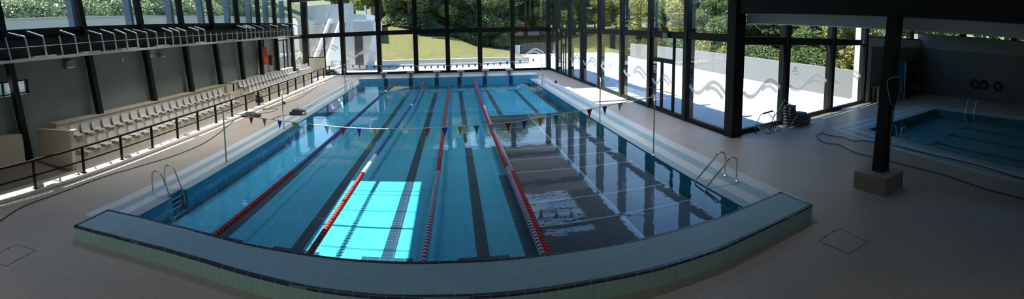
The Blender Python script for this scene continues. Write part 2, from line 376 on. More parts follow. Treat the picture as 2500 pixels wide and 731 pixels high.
for k, (s, nb, ny, fx) in enumerate(((sky_a, 0, 4, 0), (sky_b, 0, 5, 0))):
    r = sgroup('window_%d' % (60 + k), (s[0], s[2], ZC + .1)); mb = MB()
    mb.box(s[0] - .1, s[2] - .1, ZC + .1, s[0], s[3] + .1, ZC + .2).box(s[1], s[2] - .1, ZC + .1, s[1] + .1, s[3] + .1, ZC + .2).box(s[0], s[2] - .1, ZC + .1, s[1], s[2], ZC + .2).box(s[0], s[3], ZC + .1, s[1], s[3] + .1, ZC + .2)
    if nb: x = s[0] + (s[1] - s[0]) * fx; mb.box(x - .045, s[2], ZC + .1, x + .045, s[3], ZC + .2)
    for j in range(1, ny + 1):
        y = s[2] + (s[3] - s[2]) * (j / (ny + 1) if k else (0, .11, .33, .53, .83)[j]); t = .03 if k else (0, .025, .055, .025, .025)[j]
        if k and j == 3: t = .07
        mb.box(s[0], y - t * .7, ZC + .1, s[1], y + t * .7, ZC + .16)
    part('window_frame', mb, darkgrey, r)
    part('glass_pane', MB().box(s[0], s[2], ZC + .2, s[1], s[3], ZC + .21), pane_m, r)
for i, y in enumerate((1.6, 8.0, 14.8, 21.3, 27.9, 34.6)):
    if i == 1: y = 7.6
    struct('beam', MB().box(-13.4, y - .18, ZC - .22, 9.3, y + .18, ZC), ceil_m)
# right wing: lintel wall over the opening, ceiling, walls
struct('wall_lintel', MB().box(9.72, -1.5, 4.6, 10.05, 12.1, 7.17), black)
struct('ceiling_wing', MB().prism([(10.05, -6.6, 5.25), (28.8, -6.6, 5.25), (28.8, 13.9, 5.25), (21.6, 13.62, 5.25), (10.05, 12.14, 5.25)], (0, 0, .15)), wing_wall)
struct('trim_52', MB().box(10.35, -5, 4.28, 11.2, 12.0, 5.25), M('white_duct', (.62, .66, .66), .6))
mb = MB().box(28.5, -6.5, 0, 28.8, 14.2, 3.4); struct('wall_right_lower', mb, wing_low)
mb = MB().box(28.5, -6.5, 3.4, 28.8, 14.2, 4.42); struct('wall_right', mb, wing_wall)
b0 = R2A + R2D * R2L
mb = MB().box(b0.x, 13.5, 3.4, 28.5, 13.8, 3.95); struct('wall_back', mb, white_p)
mb = MB().box(b0.x, 13.5, 0, 28.5, 13.8, 3.4); struct('wall_back_lower', mb, wing_low)
mb = MB().box(b0.x + .02, 13.36, 0, b0.x + .5, 13.5, 3.9); struct('trim_53', mb, M('pale_pier', (.5, .5, .48), .7))
def window(n, frame, panes, fm=black):
    r = sgroup('window_%d' % n, centre(frame)); part('window_frame', frame, fm, r); part('glass_pane', panes, pane_m, r); return r
fr = MB(); pn = MB()
for y in (14.0, 10.2, 6.4, 2.6, -1.2, -5): fr.box(28.52, y - .22, 4.42, 28.75, y + .22, 5.25)
fr.box(28.52, -6.5, 4.36, 28.75, 14.2, 4.46); pn.box(28.62, -6.5, 4.46, 28.64, 14.2, 5.25); window(30, fr, pn)
fr = MB(); pn = MB()
for x in (b0.x + .15, 24.4, 27.2): fr.box(x - .2, 13.55, 3.95, x + .2, 13.75, 5.25)
fr.box(b0.x, 13.52, 3.93, 28.5, 13.78, 4.03); pn.box(b0.x, 13.64, 4.03, 28.5, 13.66, 5.25); window(31, fr, pn)

# ---- far glazing
YF = 37.6
fmul = [-13.4, -9.75, -6.35, -3.0, -.12, 2.78, 5.75, 9.1]
for i, x in enumerate(fmul):
    w = .2 if 0 < i else .28
    struct('column', MB().box(x - w, YF - .22, 0, x + w, YF + .22, ZC), black)
struct('beam', MB().box(-13.4, YF - .16, 3.58, 9.1, YF + .16, 3.92), black)
struct('trim_54', MB().box(-9.95, YF - .18, 0, 9.1, YF + .1, .2), black)
def ribbon(mb, pts, w, o, dx, nrm):  # flat decal ribbon in the pane plane: pts=(s,z)
    P = [Vector(o) + Vector(dx) * s + Vector((0, 0, z)) for s, z in pts]; n = len(P); D = Vector(dx).normalized()
    L = []; Rr = []
    for i in range(n):
        a = P[min(i + 1, n - 1)] - P[max(i - 1, 0)]; a.normalize(); s, z = a.dot(D), a.z; q = D * (-z) + Vector((0, 0, s))
        L.append(P[i] + q * w / 2); Rr.append(P[i] - q * w / 2)
    nv = Vector(nrm) * .004
    mb.add([p + nv for p in L + Rr] , [(i, i + 1, n + i + 1, n + i) for i in range(n - 1)])
def spl(pts, k=5):
    out = []
    P = [pts[0]] + list(pts) + [pts[-1]]
    for i in range(1, len(P) - 2):
        p0, p1, p2, p3 = P[i - 1:i + 3]
        for j in range(k):
            t = j / k
            out.append(tuple(.5 * (2 * b + (c - a) * t + (2 * a - 5 * b + 4 * c - d) * t * t + (3 * b - a - 3 * c + d) * t ** 3) for a, b, c, d in zip(p0, p1, p2, p3)))
    out.append(tuple(pts[-1])); return out
W1 = spl([(.06, .0), (.14, -.17), (.24, -.24), (.34, -.17), (.46, .08), (.56, .27), (.66, .34), (.77, .25), (.92, -.03)])
W2 = spl([(.47, -.04), (.54, .06), (.62, .1), (.72, .03), (.85, -.22)])
def wave(parent, o, dx, nrm, z0, dm=None, sc=1.0):
    mb = MB(); L = Vector(dx).length
    for W in (W1, W2): ribbon(mb, [(s, z * sc + z0) for s, z in W], .165 * sc, o, dx, nrm)
    part('wave_decal', mb, dm or decal, parent, label='pale wave decal')
def boat(parent, o, dx, nrm, z0):
    mb = MB()
    for W in ([(.0, 0), (.1, -.03), (.2, .02)], [(.03, -.08), (.1, -.11), (.17, -.07)]): ribbon(mb, [(s + .1, z * 1.6 + z0) for s, z in spl(W)], .05, o, dx, nrm)
    ribbon(mb, [(.13, z0 + .1), (.2, z0 + .1)], .16, o, dx, nrm)
    part('boat_decal', mb, decal, parent, label='pale boat decal')
for i in range(7):
    a, b = fmul[i] + .2, fmul[i + 1] - .2
    if i == 0: a += .08
    fr = MB(); pn = MB()
    if i == 0:
        fr.box(-11.62, YF - .08, 1.7, -11.48, YF + .08, 3.6).box(a, YF - .08, 1.66, -11.5, YF + .08, 1.76).box(-11.6, YF - .1, 0, -11.5, YF + .1, 1.7)
        fr.box(-11.5, YF - .08, 0, b, YF + .08, .1)
    fr.box(a, YF - .1, 3.55, b, YF + .1, 3.6).box(a, YF - .1, 3.9, b, YF + .1, 3.95)
    pn.box(a, YF - .01, 3.95, b, YF + .01, ZC).box(a, YF - .01, .2 if i else 1.7, b if i else -11.5, YF + .01, 3.55)
    if i == 0: pn.box(-11.5, YF - .01, .1, b, YF + .01, 3.55)
    r = window(1 + i, fr, pn)
    wave(r, (a, YF - .012, 0), (b - a, 0, 0), (0, -1, 0), (1.6 if i != 1 else 1.9) if i else 2.5, decal if i in (0, 1, 6) else decal_f)
    if i == 1: boat(r, (a, YF - .012, 0), (b - a, 0, 0), (0, -1, 0), 2.45)
struct('trim_55', MB().box(-13.1, YF - .2, 0, -11.55, YF + .05, 1.68), cream)
# ---- long right glazing
rc = [37.6, 35.05, 31.45, 28.6, 25.2, 21.75, 18.4, 15.15, 12.0]
for y in rc[1:-1]:
    x = gx(y); struct('column', MB().box(x - .12, y - .13, 0, x + .32, y + .13, ZC), M('brown_black_steel', (.018, .016, .015), .4, spec=.3))
struct('column', MB().box(9.62, 11.78, 0, 10.1, 12.26, ZC), black)
for i in range(8):
    ya, yb = rc[i] - .13, rc[i + 1] + .13
    xa, xb = gx(ya), gx(yb); fr = MB(); pn = MB()
    for z, h in ((3.7, .3), (.09, .18)):
        fr.bar((xa, ya, z), (xb, yb, z), .16, h)
    def P(t, z): return (xa + (xb - xa) * t, ya + (yb - ya) * t, z)
    def pane(t0, t1, z0, z1):
        p, q = P(t0, 0), P(t1, 0); pn.hexa([(p[0] - .006, p[1], z0), (p[0] + .006, p[1], z0), (q[0] + .006, q[1], z0), (q[0] - .006, q[1], z0), (p[0] - .006, p[1], z1), (p[0] + .006, p[1], z1), (q[0] + .006, q[1], z1), (q[0] - .006, q[1], z1)])
    pane(0, 1, 3.85, ZC)
    door = i in (1, 6)
    if not door: pane(0, 1, .18, 3.55)
    else:
        t0, t1 = (.36, .72) if i == 1 else (.0, .7)
        for t in (t0, t1): fr.bar(P(t, .1), P(t, 3.6), .1, .1)
        fr.bar(P(t0, 2.5), P(t1, 2.5), .12, .14)
        if i == 1: pane(0, t0, .18, 3.55)
        pane(t1, 1, .18, 3.55); pane(t0, t1, 2.57, 3.55)
    r = window(10 + i, fr, pn)
    o = Vector(P(0, 0)) + Vector((-.01, 0, 0)); dx = Vector(P(1, 0)) - Vector(P(0, 0))
    if not door: wave(r, o, dx, (-1, 0, 0), 1.58)
    else: 
        d = sgroup('door_%d' % (1 if i == 6 else 2), P((t0 + t1) / 2, 0)); tm = (t0 + t1) / 2
        for (u, v) in ((t0, tm), (tm, t1)):
            lf = MB(); e = .02
            A, B = P(u + e, .05), P(v - e, .05); A2, B2 = P(u + e, 2.42), P(v - e, 2.42)
            lf.bar(A, A2, .06, .09).bar(B, B2, .06, .09).bar(Vector(A) + Vector((0, 0, .08)), Vector(B) + Vector((0, 0, .08)), .06, .16).bar(A2, B2, .06, .1)
            L = part('door_leaf', lf, black, d)
            gp = MB(); p, q = P(u + e, 0), P(v - e, 0)
            gp.hexa([(p[0] - .005, p[1], .15), (p[0] + .005, p[1], .15), (q[0] + .005, q[1], .15), (q[0] - .005, q[1], .15), (p[0] - .005, p[1], 2.4), (p[0] + .005, p[1], 2.4), (q[0] + .005, q[1], 2.4), (q[0] - .005, q[1], 2.4)])
            part('glass_pane', gp, pane_m, d)
            hb = MB().tube([Vector(A) + Vector((-.03, 0, 1.0)), Vector(A) + Vector((-.13, -.03, 1.0)), Vector(B) + Vector((-.13, .03, 1.0)), Vector(B) + Vector((-.03, 0, 1.0))], .018)
            part('push_bar', hb, darkgrey, L)
        if i == 6:
            wave(d, o, dx * .7, (-1, 0, 0), 1.5, sc=.8); boat(d, o, dx * .7, (-1, 0, 0), 2.0)
# ---- side glazing of the wing
n2 = Vector((-R2D.y, R2D.x, 0))
def Q(s, z, off=0): return R2A + R2D * s + Vector((0, 0, z)) + n2 * off
rcs = [.12, 3.1, 7.06, 10.95]
for s in rcs[1:]:
    struct('column', MB().bar(Q(s, 0, .05), Q(s, 5.25, .05), .26, .42, up=n2), black)
for i in range(3):
    a, b = rcs[i] + .13, rcs[i + 1] - .13; fr = MB(); pn = MB()
    for z, h in ((3.62, .32), (.09, .18)): fr.bar(Q(a, z), Q(b, z), .16, h)
    for z0, z1 in ((.18, 3.46), (3.78, 5.25)):
        p, q = [Q(a, 0, -.006), Q(b, 0, -.006), Q(b, 0, .006), Q(a, 0, .006)], None
        pn.hexa([v + Vector((0, 0, z0)) for v in p] + [v + Vector((0, 0, z1)) for v in p])
    r = window(20 + i, fr, pn); wave(r, Q(a, 0, -.012), R2D * (b - a), -n2, 1.65)
    if i == 1: boat(r, Q(a, 0, -.012), R2D * (b - a), -n2, 2.3)
# ---- left side: raked columns, clerestory windows, low window, glass door
lcol = [(4.3, -.12), (8.12, -.125), (12.0, -.13), (15.65, -.135), (18.85, -.115), (22.0, -.13), (24.85, -.06), (27.75, 0), (30.75, 0), (34.2, 0)]
for i, (y0, b) in enumerate(lcol):
    zb = 0 if i < 2 or i > 8 else (1.242 if i < 5 else 1.192)
    mb = MB(); w = .12 if i != 9 else .17
    yb, yt = y0 + b * zb, y0 + b * ZC
    mb.hexa([(-13.55, yb - w, zb), (-13.28, yb - w, zb), (-13.28, yb + w, zb), (-13.55, yb + w, zb), (-13.65, yt - w, ZC), (-13.38, yt - w, ZC), (-13.38, yt + w, ZC), (-13.65, yt + w, ZC)])
    struct('column', mb, black)
    mb = MB(); yt2 = y0 + b * 4.95
    mb.hexa([(-14.6, yt2 + .2, 4.7), (-14.2, yt2 + .2, 4.7), (-14.2, yt2 + .4, 4.7), (-14.6, yt2 + .4, 4.7), (-14.6, yt + .2, ZC), (-14.2, yt + .2, ZC), (-14.2, yt + .4, ZC), (-14.6, yt + .4, ZC)])
    struct('trim_%d' % (70 + i), mb, M('blue_grey_fin', (.12, .16, .2), .5))
LY = lcol + [(37.4, 0)]
for i in range(len(LY) - 1):
    (a, ba), (b, bb) = LY[i], LY[i + 1]; x = -13.55; fr = MB(); pn = MB()
    fr.box(x - .1, a + ba * 4.95, 4.9 if i < 9 else 3.58, x + .1, b + bb * 4.95, 5.02 if i < 9 else 3.92)
    A0, A1, B0, B1 = a + ba * 5 + .15, a + ba * 7 + .15, b + bb * 5 - .15, b + bb * 7 - .15
    pn.hexa([(x - .005, A0, 5.0), (x + .005, A0, 5.0), (x + .005, B0, 5.0), (x - .005, B0, 5.0), (x - .005, A1, ZC), (x + .005, A1, ZC), (x + .005, B1, ZC), (x - .005, B1, ZC)])
    if i == 9:
        fr.box(x - .08, a + .2, 1.0, x + .08, b - .2, 1.1); pn.box(x - .005, a + .2, 1.1, x + .005, b - .2, 5.0)
    r = window(40 + i, fr, pn)
    if i == 9: wave(r, (x + .01, a + .2, 0), (0, b - a - .4, 0), (1, 0, 0), 2.0)
struct('wall_left_end', MB().box(-13.9, 31.0, 1.2, -13.6, 31.5, 3.95).box(-13.9, 33.75, 0, -13.6, 34.0, 3.95), M('pale_wall', (.45, .45, .45), .7))
d = sgroup('door_3', (-13.7, 32.5, .8)); fr = MB()
fr.box(-13.75, 31.5, .8, -13.65, 31.6, 3.6).box(-13.75, 33.5, .8, -13.65, 33.6, 3.6).box(-13.75, 32.75, .8, -13.65, 32.83, 3.6).box(-13.75, 31.5, 3.55, -13.65, 33.6, 3.65)
part('door_frame', fr, black, d); part('glass_pane', MB().box(-13.71, 31.6, .8, -13.69, 33.5, 3.55), pane_m, d); part('push_bar', MB().box(-13.64, 32.85, 1.8, -13.6, 33.4, 1.85), darkgrey, d)
fr = MB().box(-14.0, 6.2, 2.54, -13.9, 8.65, 2.6).box(-14.0, 6.2, 3.04, -13.9, 8.65, 3.1).box(-14.0, 8.55, 2.54, -13.9, 8.65, 3.1).box(-14.0, 7.5, 2.54, -13.9, 7.57, 3.1)
window(55, fr, MB().box(-13.96, 6.2, 2.6, -13.94, 8.6, 3.04))
#@@PART2
# ================================================================== LEFT: STANDS, SEATS, RAILING, WALKWAY
def stand(label, y0, y1, z1, z2, zp, xf=-12.08):
    r = thing('grandstand', label, 'seating stand', (-12.9, (y0 + y1) / 2, 0))
    part('front_tier', MB().box(-12.95, y0, 0, xf, y1, z1), cream, r); part('back_tier', MB().box(-13.3, y0 - .15, 0, -12.9, y1, z2), cream, r)
    pe = 0 if y0 > 34 else .5
    mb = MB().box(LWX + .01, y0 - pe, z2 - .2, -13.3, y1 + .2, zp).box(LWX + .01, y0 - pe, zp, -13.24, y1 + .2, zp + .04)
    part('parapet', mb, cream, r); return r
stand('long cream concrete stand with twenty seats per row at the near end', 9.9, 21.75, .17, .6, 1.2)
stand('cream concrete stand between the aisle steps and the glass door', 23.55, 33.5, .34, .72, 1.15)
stand('short sunlit cream stand in the far corner beside the glazing', 34.5, 37.15, .4, .75, 1.0)
r = thing('aisle_steps', 'cream concrete aisle steps between the two long stands', 'steps', (-12.9, 22.6, 0))
part('step', MB().box(-13.6, 22.05, 0, -12.5, 23.4, .3), cream, r); part('step', MB().box(-13.6, 22.05, .3, -12.95, 23.4, .62), cream, r); part('landing', MB().box(-13.7, 22.3, .62, -13.3, 23.2, 1.1), cream, r)
solo('partition_wall', MB().prism([(-11.15, 8.42, 0), (-11.15, 8.42, 1.36), (-13.3, 8.5, 1.2), (-13.3, 8.5, 0)], (0, .16, 0)).box(-11.16, 8.4, 1.36, -11.0, 8.6, 1.39), cream, 'cream end wall standing across the near end of the long stand', 'wall')
def seat_shell():
    prof = [(-.2, .42, .10), (-.21, .40, .155), (-.2, .36, .19), (-.185, .3, .21), (-.165, .2, .22), (-.14, .1, .22), (-.09, .04, .215), (0, .015, .21), (.1, .03, .2), (.18, .05, .19), (.225, .045, .175), (.24, .01, .16)]
    us = [-1, -.75, -.4, 0, .4, .75, 1]; n = len(us); top = []; bot = []
    for i, (x, z, w) in enumerate(prof):
        a = prof[max(i - 1, 0)]; b = prof[min(i + 1, len(prof) - 1)]; t = Vector((b[0] - a[0], 0, b[1] - a[1])).normalized(); nn = Vector((-t.z, 0, t.x)) * (-1 if False else 1)
        if nn.x < 0 and i < 6: nn = -nn
        if i >= 6 and nn.z < 0: nn = -nn
        for u in us:
            c = .035 * u * u if i < 10 else .01
            p = Vector((x, u * w, z)) + nn * c; top.append(p); bot.append(p - nn * .016)
    k = len(prof); fs = []; o = k * n
    for i in range(k - 1):
        for j in range(n - 1):
            a, b, c, d = i * n + j, i * n + j + 1, (i + 1) * n + j + 1, (i + 1) * n + j
            fs += [(a, b, c, d), (o + d, o + c, o + b, o + a)]
    rim = [j for j in range(n)] + [i * n + n - 1 for i in range(1, k)] + [(k - 1) * n + j for j in range(n - 2, -1, -1)] + [i * n for i in range(k - 2, 0, -1)]
    for i in range(len(rim)):
        a, b = rim[i], rim[(i + 1) % len(rim)]; fs.append((b, a, o + a, o + b))
    return MB().add(top + bot, fs)
seat0 = None
def seat(x, y, z, label, group):
    global seat0
    if seat0 is None:
        seat0 = thing('stadium_seat', label, 'seat', (0, 0, 0), group)
        link('shell', seat_shell().mesh('seat_shell', seat_w, True), seat0, (0, 0, .05))
        link('mount', MB().box(-.1, -.12, 0, .16, .12, .052).box(.1, -.16, .02, .2, .16, .06).mesh('seat_mount', seat_w), seat0)
        seat0.location = (x, y, z); return seat0
    o = dup(seat0, (x, y, z), label); o['group'] = group; return o
for nm, cn1, ya, da, z1, cn2, yb, db, z2 in (('long near stand', 20, 10.38, .578, .17, 20, 10.18, .585, .6), ('stand past the aisle steps', 17, 23.8, .565, .34, 17, 23.85, .57, .72), ('sunlit corner stand', 5, 34.85, .52, .4, 6, 34.75, .48, .75)):
    for k in range(cn1): seat(-12.28, ya + k * da, z1 + .002, 'white seat, %s from the near end, front row of the %s' % (ORD[k], nm), 'front row seats of the ' + nm)
    for k in range(cn2): seat(-13.04, yb + k * db, z2 + .002, 'white seat, %s from the near end, back row of the %s' % (ORD[k], nm), 'back row seats of the ' + nm)
# railing
rx = lambda y: -10.45 - .5 * (y - 5) / 32
r = thing('railing', 'long black steel railing in front of the white seats', 'railing', (-10.7, 20, 0))
part('top_rail', MB().bar((rx(2), 2, .9), (rx(37.3), 37.3, .9), .06, .06), black, r)
part('middle_rail', MB().bar((rx(2), 2, .45), (rx(37.3), 37.3, .45), .04, .04), black, r)
for y in (2.9, 4.65, 6.45, 8.37, 10.15, 11.85, 13.5, 15.05, 16.6, 18.2, 19.8, 21.4, 23.0, 24.5, 26.1, 27.7, 29.5, 31.4, 33.1, 34.9, 36.8):
    x = rx(y); part('post', MB().box(x - .05, y - .02, .055, x + .05, y + .02, .9).box(x - .07, y - .06, .05, x + .07, y + .06, .075), black, r)
struct('trim_60', MB().box(-11.0, -1, .001, -10.2, 37.3, .05), kerb_m)
# maintenance walkway with arched frames
WX = -12.42
r = thing('maintenance_walkway', 'high dark walkway with silver edge and hoop frames below the upper windows', 'walkway', (-12.8, 16, 3.9))
part('walkway_deck', MB().box(-13.7, -1.2, 3.84, WX - .05, 33.3, 3.9), darkgrey, r)
part('edge_channel', MB().box(WX - .05, -1.2, 3.8, WX + .02, 33.3, 3.9), silver, r)
part('service_duct', MB().box(-13.65, -1.2, 3.95, -13.15, 32.6, 4.62), black, r)
def S(ox, oy, sc, p): return (ox + p[0] / sc, oy + p[1] / sc)
c1 = [((60, 420), (125, 655), None), ((275, 412), (335, 635), (95, 370)), ((478, 408), (525, 620), (300, 350)), ((660, 400), (703, 600), None), ((830, 395), (870, 592), (665, 340)), ((985, 388), (1022, 580), None), ((1130, 385), (1170, 570), (970, 340)), ((1272, 378), (1303, 560), (1120, 330))]
c2 = [((120, 378), (150, 548), (0, 330)), ((240, 370), (270, 540), (105, 325)), ((352, 365), (382, 530), (200, 328)), ((462, 362), (482, 525), (320, 318)), ((555, 360), (572, 515), None), ((638, 355), (660, 505), (530, 315)), ((715, 350), (740, 497), (605, 312)), ((793, 347), (812, 492), (680, 310)), ((868, 370), (880, 485), None), ((933, 340), (948, 475), (825, 305)), ((1002, 335), (1017, 470), (890, 300)), ((1070, 362), (1078, 467), None), ((1132, 360), (1142, 460), None), ((1193, 355), (1202, 452), None), ((1252, 355), (1260, 447), None), ((1310, 352), (1318, 440), None), ((1362, 350), (1368, 440), None)]
c3 = [((30, 350), (38, 440), None), ((85, 350), (92, 437), None), ((138, 348), (145, 432), None), ((187, 315), (195, 425), (80, 283)), ((237, 318), (243, 415), (155, 285)), ((285, 318), (290, 412), (185, 280)), ((330, 340), (335, 415), None), ((375, 312), (378, 412), (260, 280)), ((415, 335), (420, 405), None), ((457, 300), (462, 403), (350, 275)), ((498, 325), (502, 400), None), ((537, 297), (540, 398), (450, 275)), ((575, 320), (577, 392), None), ((610, 318), (612, 388), None), ((648, 290), (650, 385), (600, 275)), ((682, 300), (684, 380), None), ((718, 305), (720, 378), None), ((778, 285), (783, 375), (660, 258))]
for ox, L in ((0, c1), (280, c2), (560, c3)):
    for t, b, a in L:
        pt = Gx(*S(ox, 0, 4.57, t), WX); pb = Gx(*S(ox, 0, 4.57, b), WX); pb.z = 3.88
        if pt.y > 33.2: pt.y = pb.y = 33.1
        mb = MB(); zt = min(4.85, max(pt.z, 4.4)); pt.z = zt
        if a:
            mb.bar(pb, pt, .05, .05)
            pa = Gx(*S(ox, 0, 4.57, a), -13.3); pa.z = min(5.0, pa.z)
            dy = min(pa.y - pt.y, 1.0); pa.y = pt.y + max(-1.0, dy)
            mb.bar(pt, pa, .05, .05); part('hoop_frame', mb, silver, r)
        else: part('post', mb.bar(pb, pt, .04, .04), silver, r)
part('cable', MB().tube([(WX + .01, -1, 4.32), (WX + .01, 16, 4.3), (WX + .01, 33.2, 4.34)], .008, 5), silver, r)
for k, y in enumerate((8.2, 10.4, 12.6, 14.9, 18, 21.4, 25)): part('cable_tray', MB().box(-12.75, y, 3.9, -12.45, y + .9, 3.96), silver, r)
# wall fittings
def lamp(px, py, w, h, label):
    p = Gx(px, py, LWX + .22); r = thing('floodlight', label, 'floodlight', (LWX + .02, p.y, p.z))
    part('housing', MB().hexa([(LWX + .08, p.y - w, p.z - h - .06), (LWX + .26, p.y - w, p.z - h - .02), (LWX + .26, p.y + w, p.z - h - .02), (LWX + .08, p.y + w, p.z - h - .06), (LWX + .08, p.y - w, p.z + h), (LWX + .3, p.y - w, p.z + h), (LWX + .3, p.y + w, p.z + h), (LWX + .08, p.y + w, p.z + h)]), silver, r)
    part('lens', MB().box(LWX + .27, p.y - w * .8, p.z - h * .8, LWX + .31, p.y + w * .8, p.z + h * .8), concrete_d, r)
    part('bracket', MB().box(LWX, p.y - .04, p.z - .05, LWX + .1, p.y + .04, p.z + .05), silver, r)
lamp(172, 157, .2, .13, 'small grey floodlight on the concrete wall above the low window end')
lamp(368, 131, .2, .13, 'grey box floodlight standing out from the column third along the concrete wall')
lamp(398, 134, .13, .08, 'small square lamp flat on the concrete wall beside the box floodlight')
lamp(593, 106, .2, .14, 'grey floodlight high on the concrete wall close to the red hose')
for px, py, lb in ((212, 174, 'small pale switch box on the concrete wall by the second column'), (298, 146, 'tiny pale sensor on the concrete wall between the second and third columns')):
    p = Gx(px, py, LWX); solo('wall_switch', MB().box(LWX, p.y - .06, p.z - .09, LWX + .05, p.y + .06, p.z + .09), silver, lb, 'switch')
p = Gx(643, 132, -13.6); r = thing('fire_hose', 'orange red hose hanging folded on the wall by the far door', 'fire hose', (-13.62, p.y, p.z - .7))
mb = MB()
for k in range(4): mb.tube([(-13.6 + .03 * (k % 2), p.y - .4 + .22 * k, p.z + .5), (-13.52, p.y - .38 + .22 * k, p.z - .2), (-13.5, p.y - .3 + .2 * k, p.z - .66 - .1 * (k % 2))], .13, 6)
part('hose_folds', mb, orange, r); part('strap', MB().box(-13.66, p.y - .03, p.z + .3, -13.6, p.y + .03, 3.9).box(-13.66, p.y + .18, p.z + .3, -13.6, p.y + .23, 3.9), black, r)
p = Gx(661, 147, -13.55); r = thing('fire_extinguisher', 'dark red fire extinguisher cabinet on the pale wall by the far door', 'fire extinguisher', (-13.6, p.y, p.z - .4))
part('cabinet', MB().box(-13.62, p.y - .2, p.z - .4, -13.4, p.y + .2, p.z + .4), extred, r); part('cabinet_door', MB().box(-13.4, p.y - .16, p.z - .35, -13.38, p.y + .16, p.z + .35), M('dark_red', (.16, .015, .02), .4), r); part('handle', MB().box(-13.38, p.y + .1, p.z - .05, -13.35, p.y + .14, p.z + .08), silver, r)

# ================================================================== PLATFORMS, BLOCKS, LADDERS
HP = .3
inn = [Gz(*p, HP) for p in ((262, 513), (346, 529.6), (462, 556.5), (588, 592), (700, 613), (852, 634), (1000, 641), (1085, 639), (1246, 631), (1398, 612), (1574, 583), (1747, 535), (1903.6, 468))]
outr = [Gz(*p, HP) for p in ((175, 554.6), (277, 578), (400, 607), (496, 634), (619, 671), (770, 707), (937, 726), (1076, 726), (1268, 716), (1445, 689.6), (1609, 658), (1766, 608), (1879, 552.7), (1982, 501))]
def smooth(pts, lo):
    # straight masonry line with the slight unevenness of the tiled edge
    n = len(pts); mx = sum(p.x for p in pts) / n; my = sum(p.y for p in pts) / n
    s = sum((p.x - mx) * (p.y - my) for p in pts) / sum((p.x - mx) ** 2 for p in pts)
    return [Vector((p.x, my + s * (p.x - mx) + .8 * (p.y - my - s * (p.x - mx)), HP)) for p in pts]
inn = smooth(inn, 0); outr = smooth(outr, 0)
r = thing('starting_platform', 'raised pale blue tiled platform with navy edging at the near end of the pool', 'platform', (0, 5.9, 0))
poly = outr + list(reversed(inn))
mb = MB(); n = len(poly)
mb.add([(p.x, p.y, HP) for p in poly], [tuple(range(n))]); part('tiled_top', mb, tile_blue_top, r)
mb = MB(); vs = [(p.x, p.y, HP - .001) for p in poly] + [(p.x, p.y, -.011) for p in poly]
mb.add(vs, [(i, n + i, n + (i + 1) % n, (i + 1) % n) for i in range(n)]); part('tiled_side', mb, tile_blue_side, r)
mb = MB()
def edge(pts, w, side):
    for a, b in zip(pts[:-1], pts[1:]):
        d = (b - a).normalized(); q = Vector((-d.y, d.x, 0)) * side
        mb.hexa([a + Vector((0, 0, -.035)) - q * .006, b + Vector((0, 0, -.035)) - q * .006, b + q * w + Vector((0, 0, -.035)), a + q * w + Vector((0, 0, -.035)), a + Vector((0, 0, .004)) - q * .006, b + Vector((0, 0, .004)) - q * .006, b + q * w + Vector((0, 0, .004)), a + q * w + Vector((0, 0, .004))])
edge(outr, .06, 1); edge(inn, .06, -1); edge([outr[-1], inn[-1]], .05, 1); edge([inn[0], outr[0]], .05, 1)
part('edge_tiles', mb, tile_dark, r)
r = thing('starting_platform', 'low pale tiled platform carrying the starting blocks at the far end', 'platform', (0, 32.2, 0))
part('tiled_top', MB().box(-7.0, 31.4, .29, 6.75, 33.0, .3), st_light, r); part('tiled_body', MB().box(-7.0, 31.4, .001, 6.75, 33.0, .29), pool_end, r)
bmet = M('block_grey', (.2, .22, .24), .5); bplate = M('block_plate', (.3, .31, .32), .6)
blk = None
for k, px in enumerate((937.5, 1003, 1067, 1125, 1185, 1243)):
    x = Gy(px, 180, 31.8).x; lb = 'grey starting block on the far platform, %s from the stair tower side' % ORD[k]
    if blk is None:
        blk = thing('starting_block', lb, 'starting block', (x, 31.8, .3), 'starting blocks on the far platform')
        link('pedestal', MB().hexa([(-.13, -.25, 0), (.13, -.25, 0), (.13, .1, 0), (-.13, .1, 0), (-.1, -.2, .4), (.1, -.2, .4), (.1, .12, .4), (-.1, .12, .4)]).mesh('pedestal', bmet), blk)
        link('top_plate', MB().hexa([(-.27, -.32, .38), (.27, -.32, .38), (.27, .28, .44), (-.27, .28, .44), (-.27, -.32, .43), (.27, -.32, .43), (.27, .28, .49), (-.27, .28, .49)]).mesh('top_plate', bplate), blk)
        for s in (-1, 1): link('hand_grip', MB().tube([(s * .1, -.2, .12), (s * .25, -.26, .14), (s * .27, -.28, .26), (s * .24, -.26, .38)], .014, 6).mesh('hand_grip', chrome, True), blk)
    else: dup(blk, (x, 31.8, .3), lb)
def ladder(label, foot, dirw, sep, reach=.62, top=.66):
    r = thing('pool_ladder', label, 'pool ladder', (foot[0], foot[1], 0), 'chrome pool ladders'); d = Vector((dirw[0], dirw[1], 0)); s = Vector((sep[0], sep[1], 0)); f = Vector((foot[0], foot[1], 0)); Z = lambda z: Vector((0, 0, z))
    for k in (0, 1):
        o = f + s * k
        pts = [o, o + Z(top * .72), o + d * .03 + Z(top * .88), o + d * .11 + Z(top * .97), o + d * .2 + Z(top), o + d * .29 + Z(top * .95), o + d * .37 + Z(top * .8), o + d * (reach - .03) + Z(.05), o + d * (reach + .02) + Z(-.1), o + d * (reach + .03) + Z(-.48)]
        rail = part('handrail', MB().tube(pts, .021, 8), chrome, r, True)
        mb = MB().lathe([(.055, 0), (.055, .015), (.03, .03)], 12, tuple(o + Z(.005))); part('flange', mb, chrome, rail)
    for k in range(3):
        a = f + d * (reach - .12) + Z(-.1 - .13 * k); part('tread', MB().bar(a + s * .04, a + s * .96, .2, .03), chrome, r)
ladder('chrome pool ladder over the recess beside the near raised platform, seat side', (-7.45, 8.24), (1, 0), (0, .54), .6)
ladder('chrome pool ladder near the raised platform on the glazed side', (6.98, 8.28), (-1, 0), (0, .5), 1.0, .7)
ladder('chrome pool ladder at the far corner below the stair tower', (-7.0, 26.95), (1, 0), (0, .5), .45, .78)
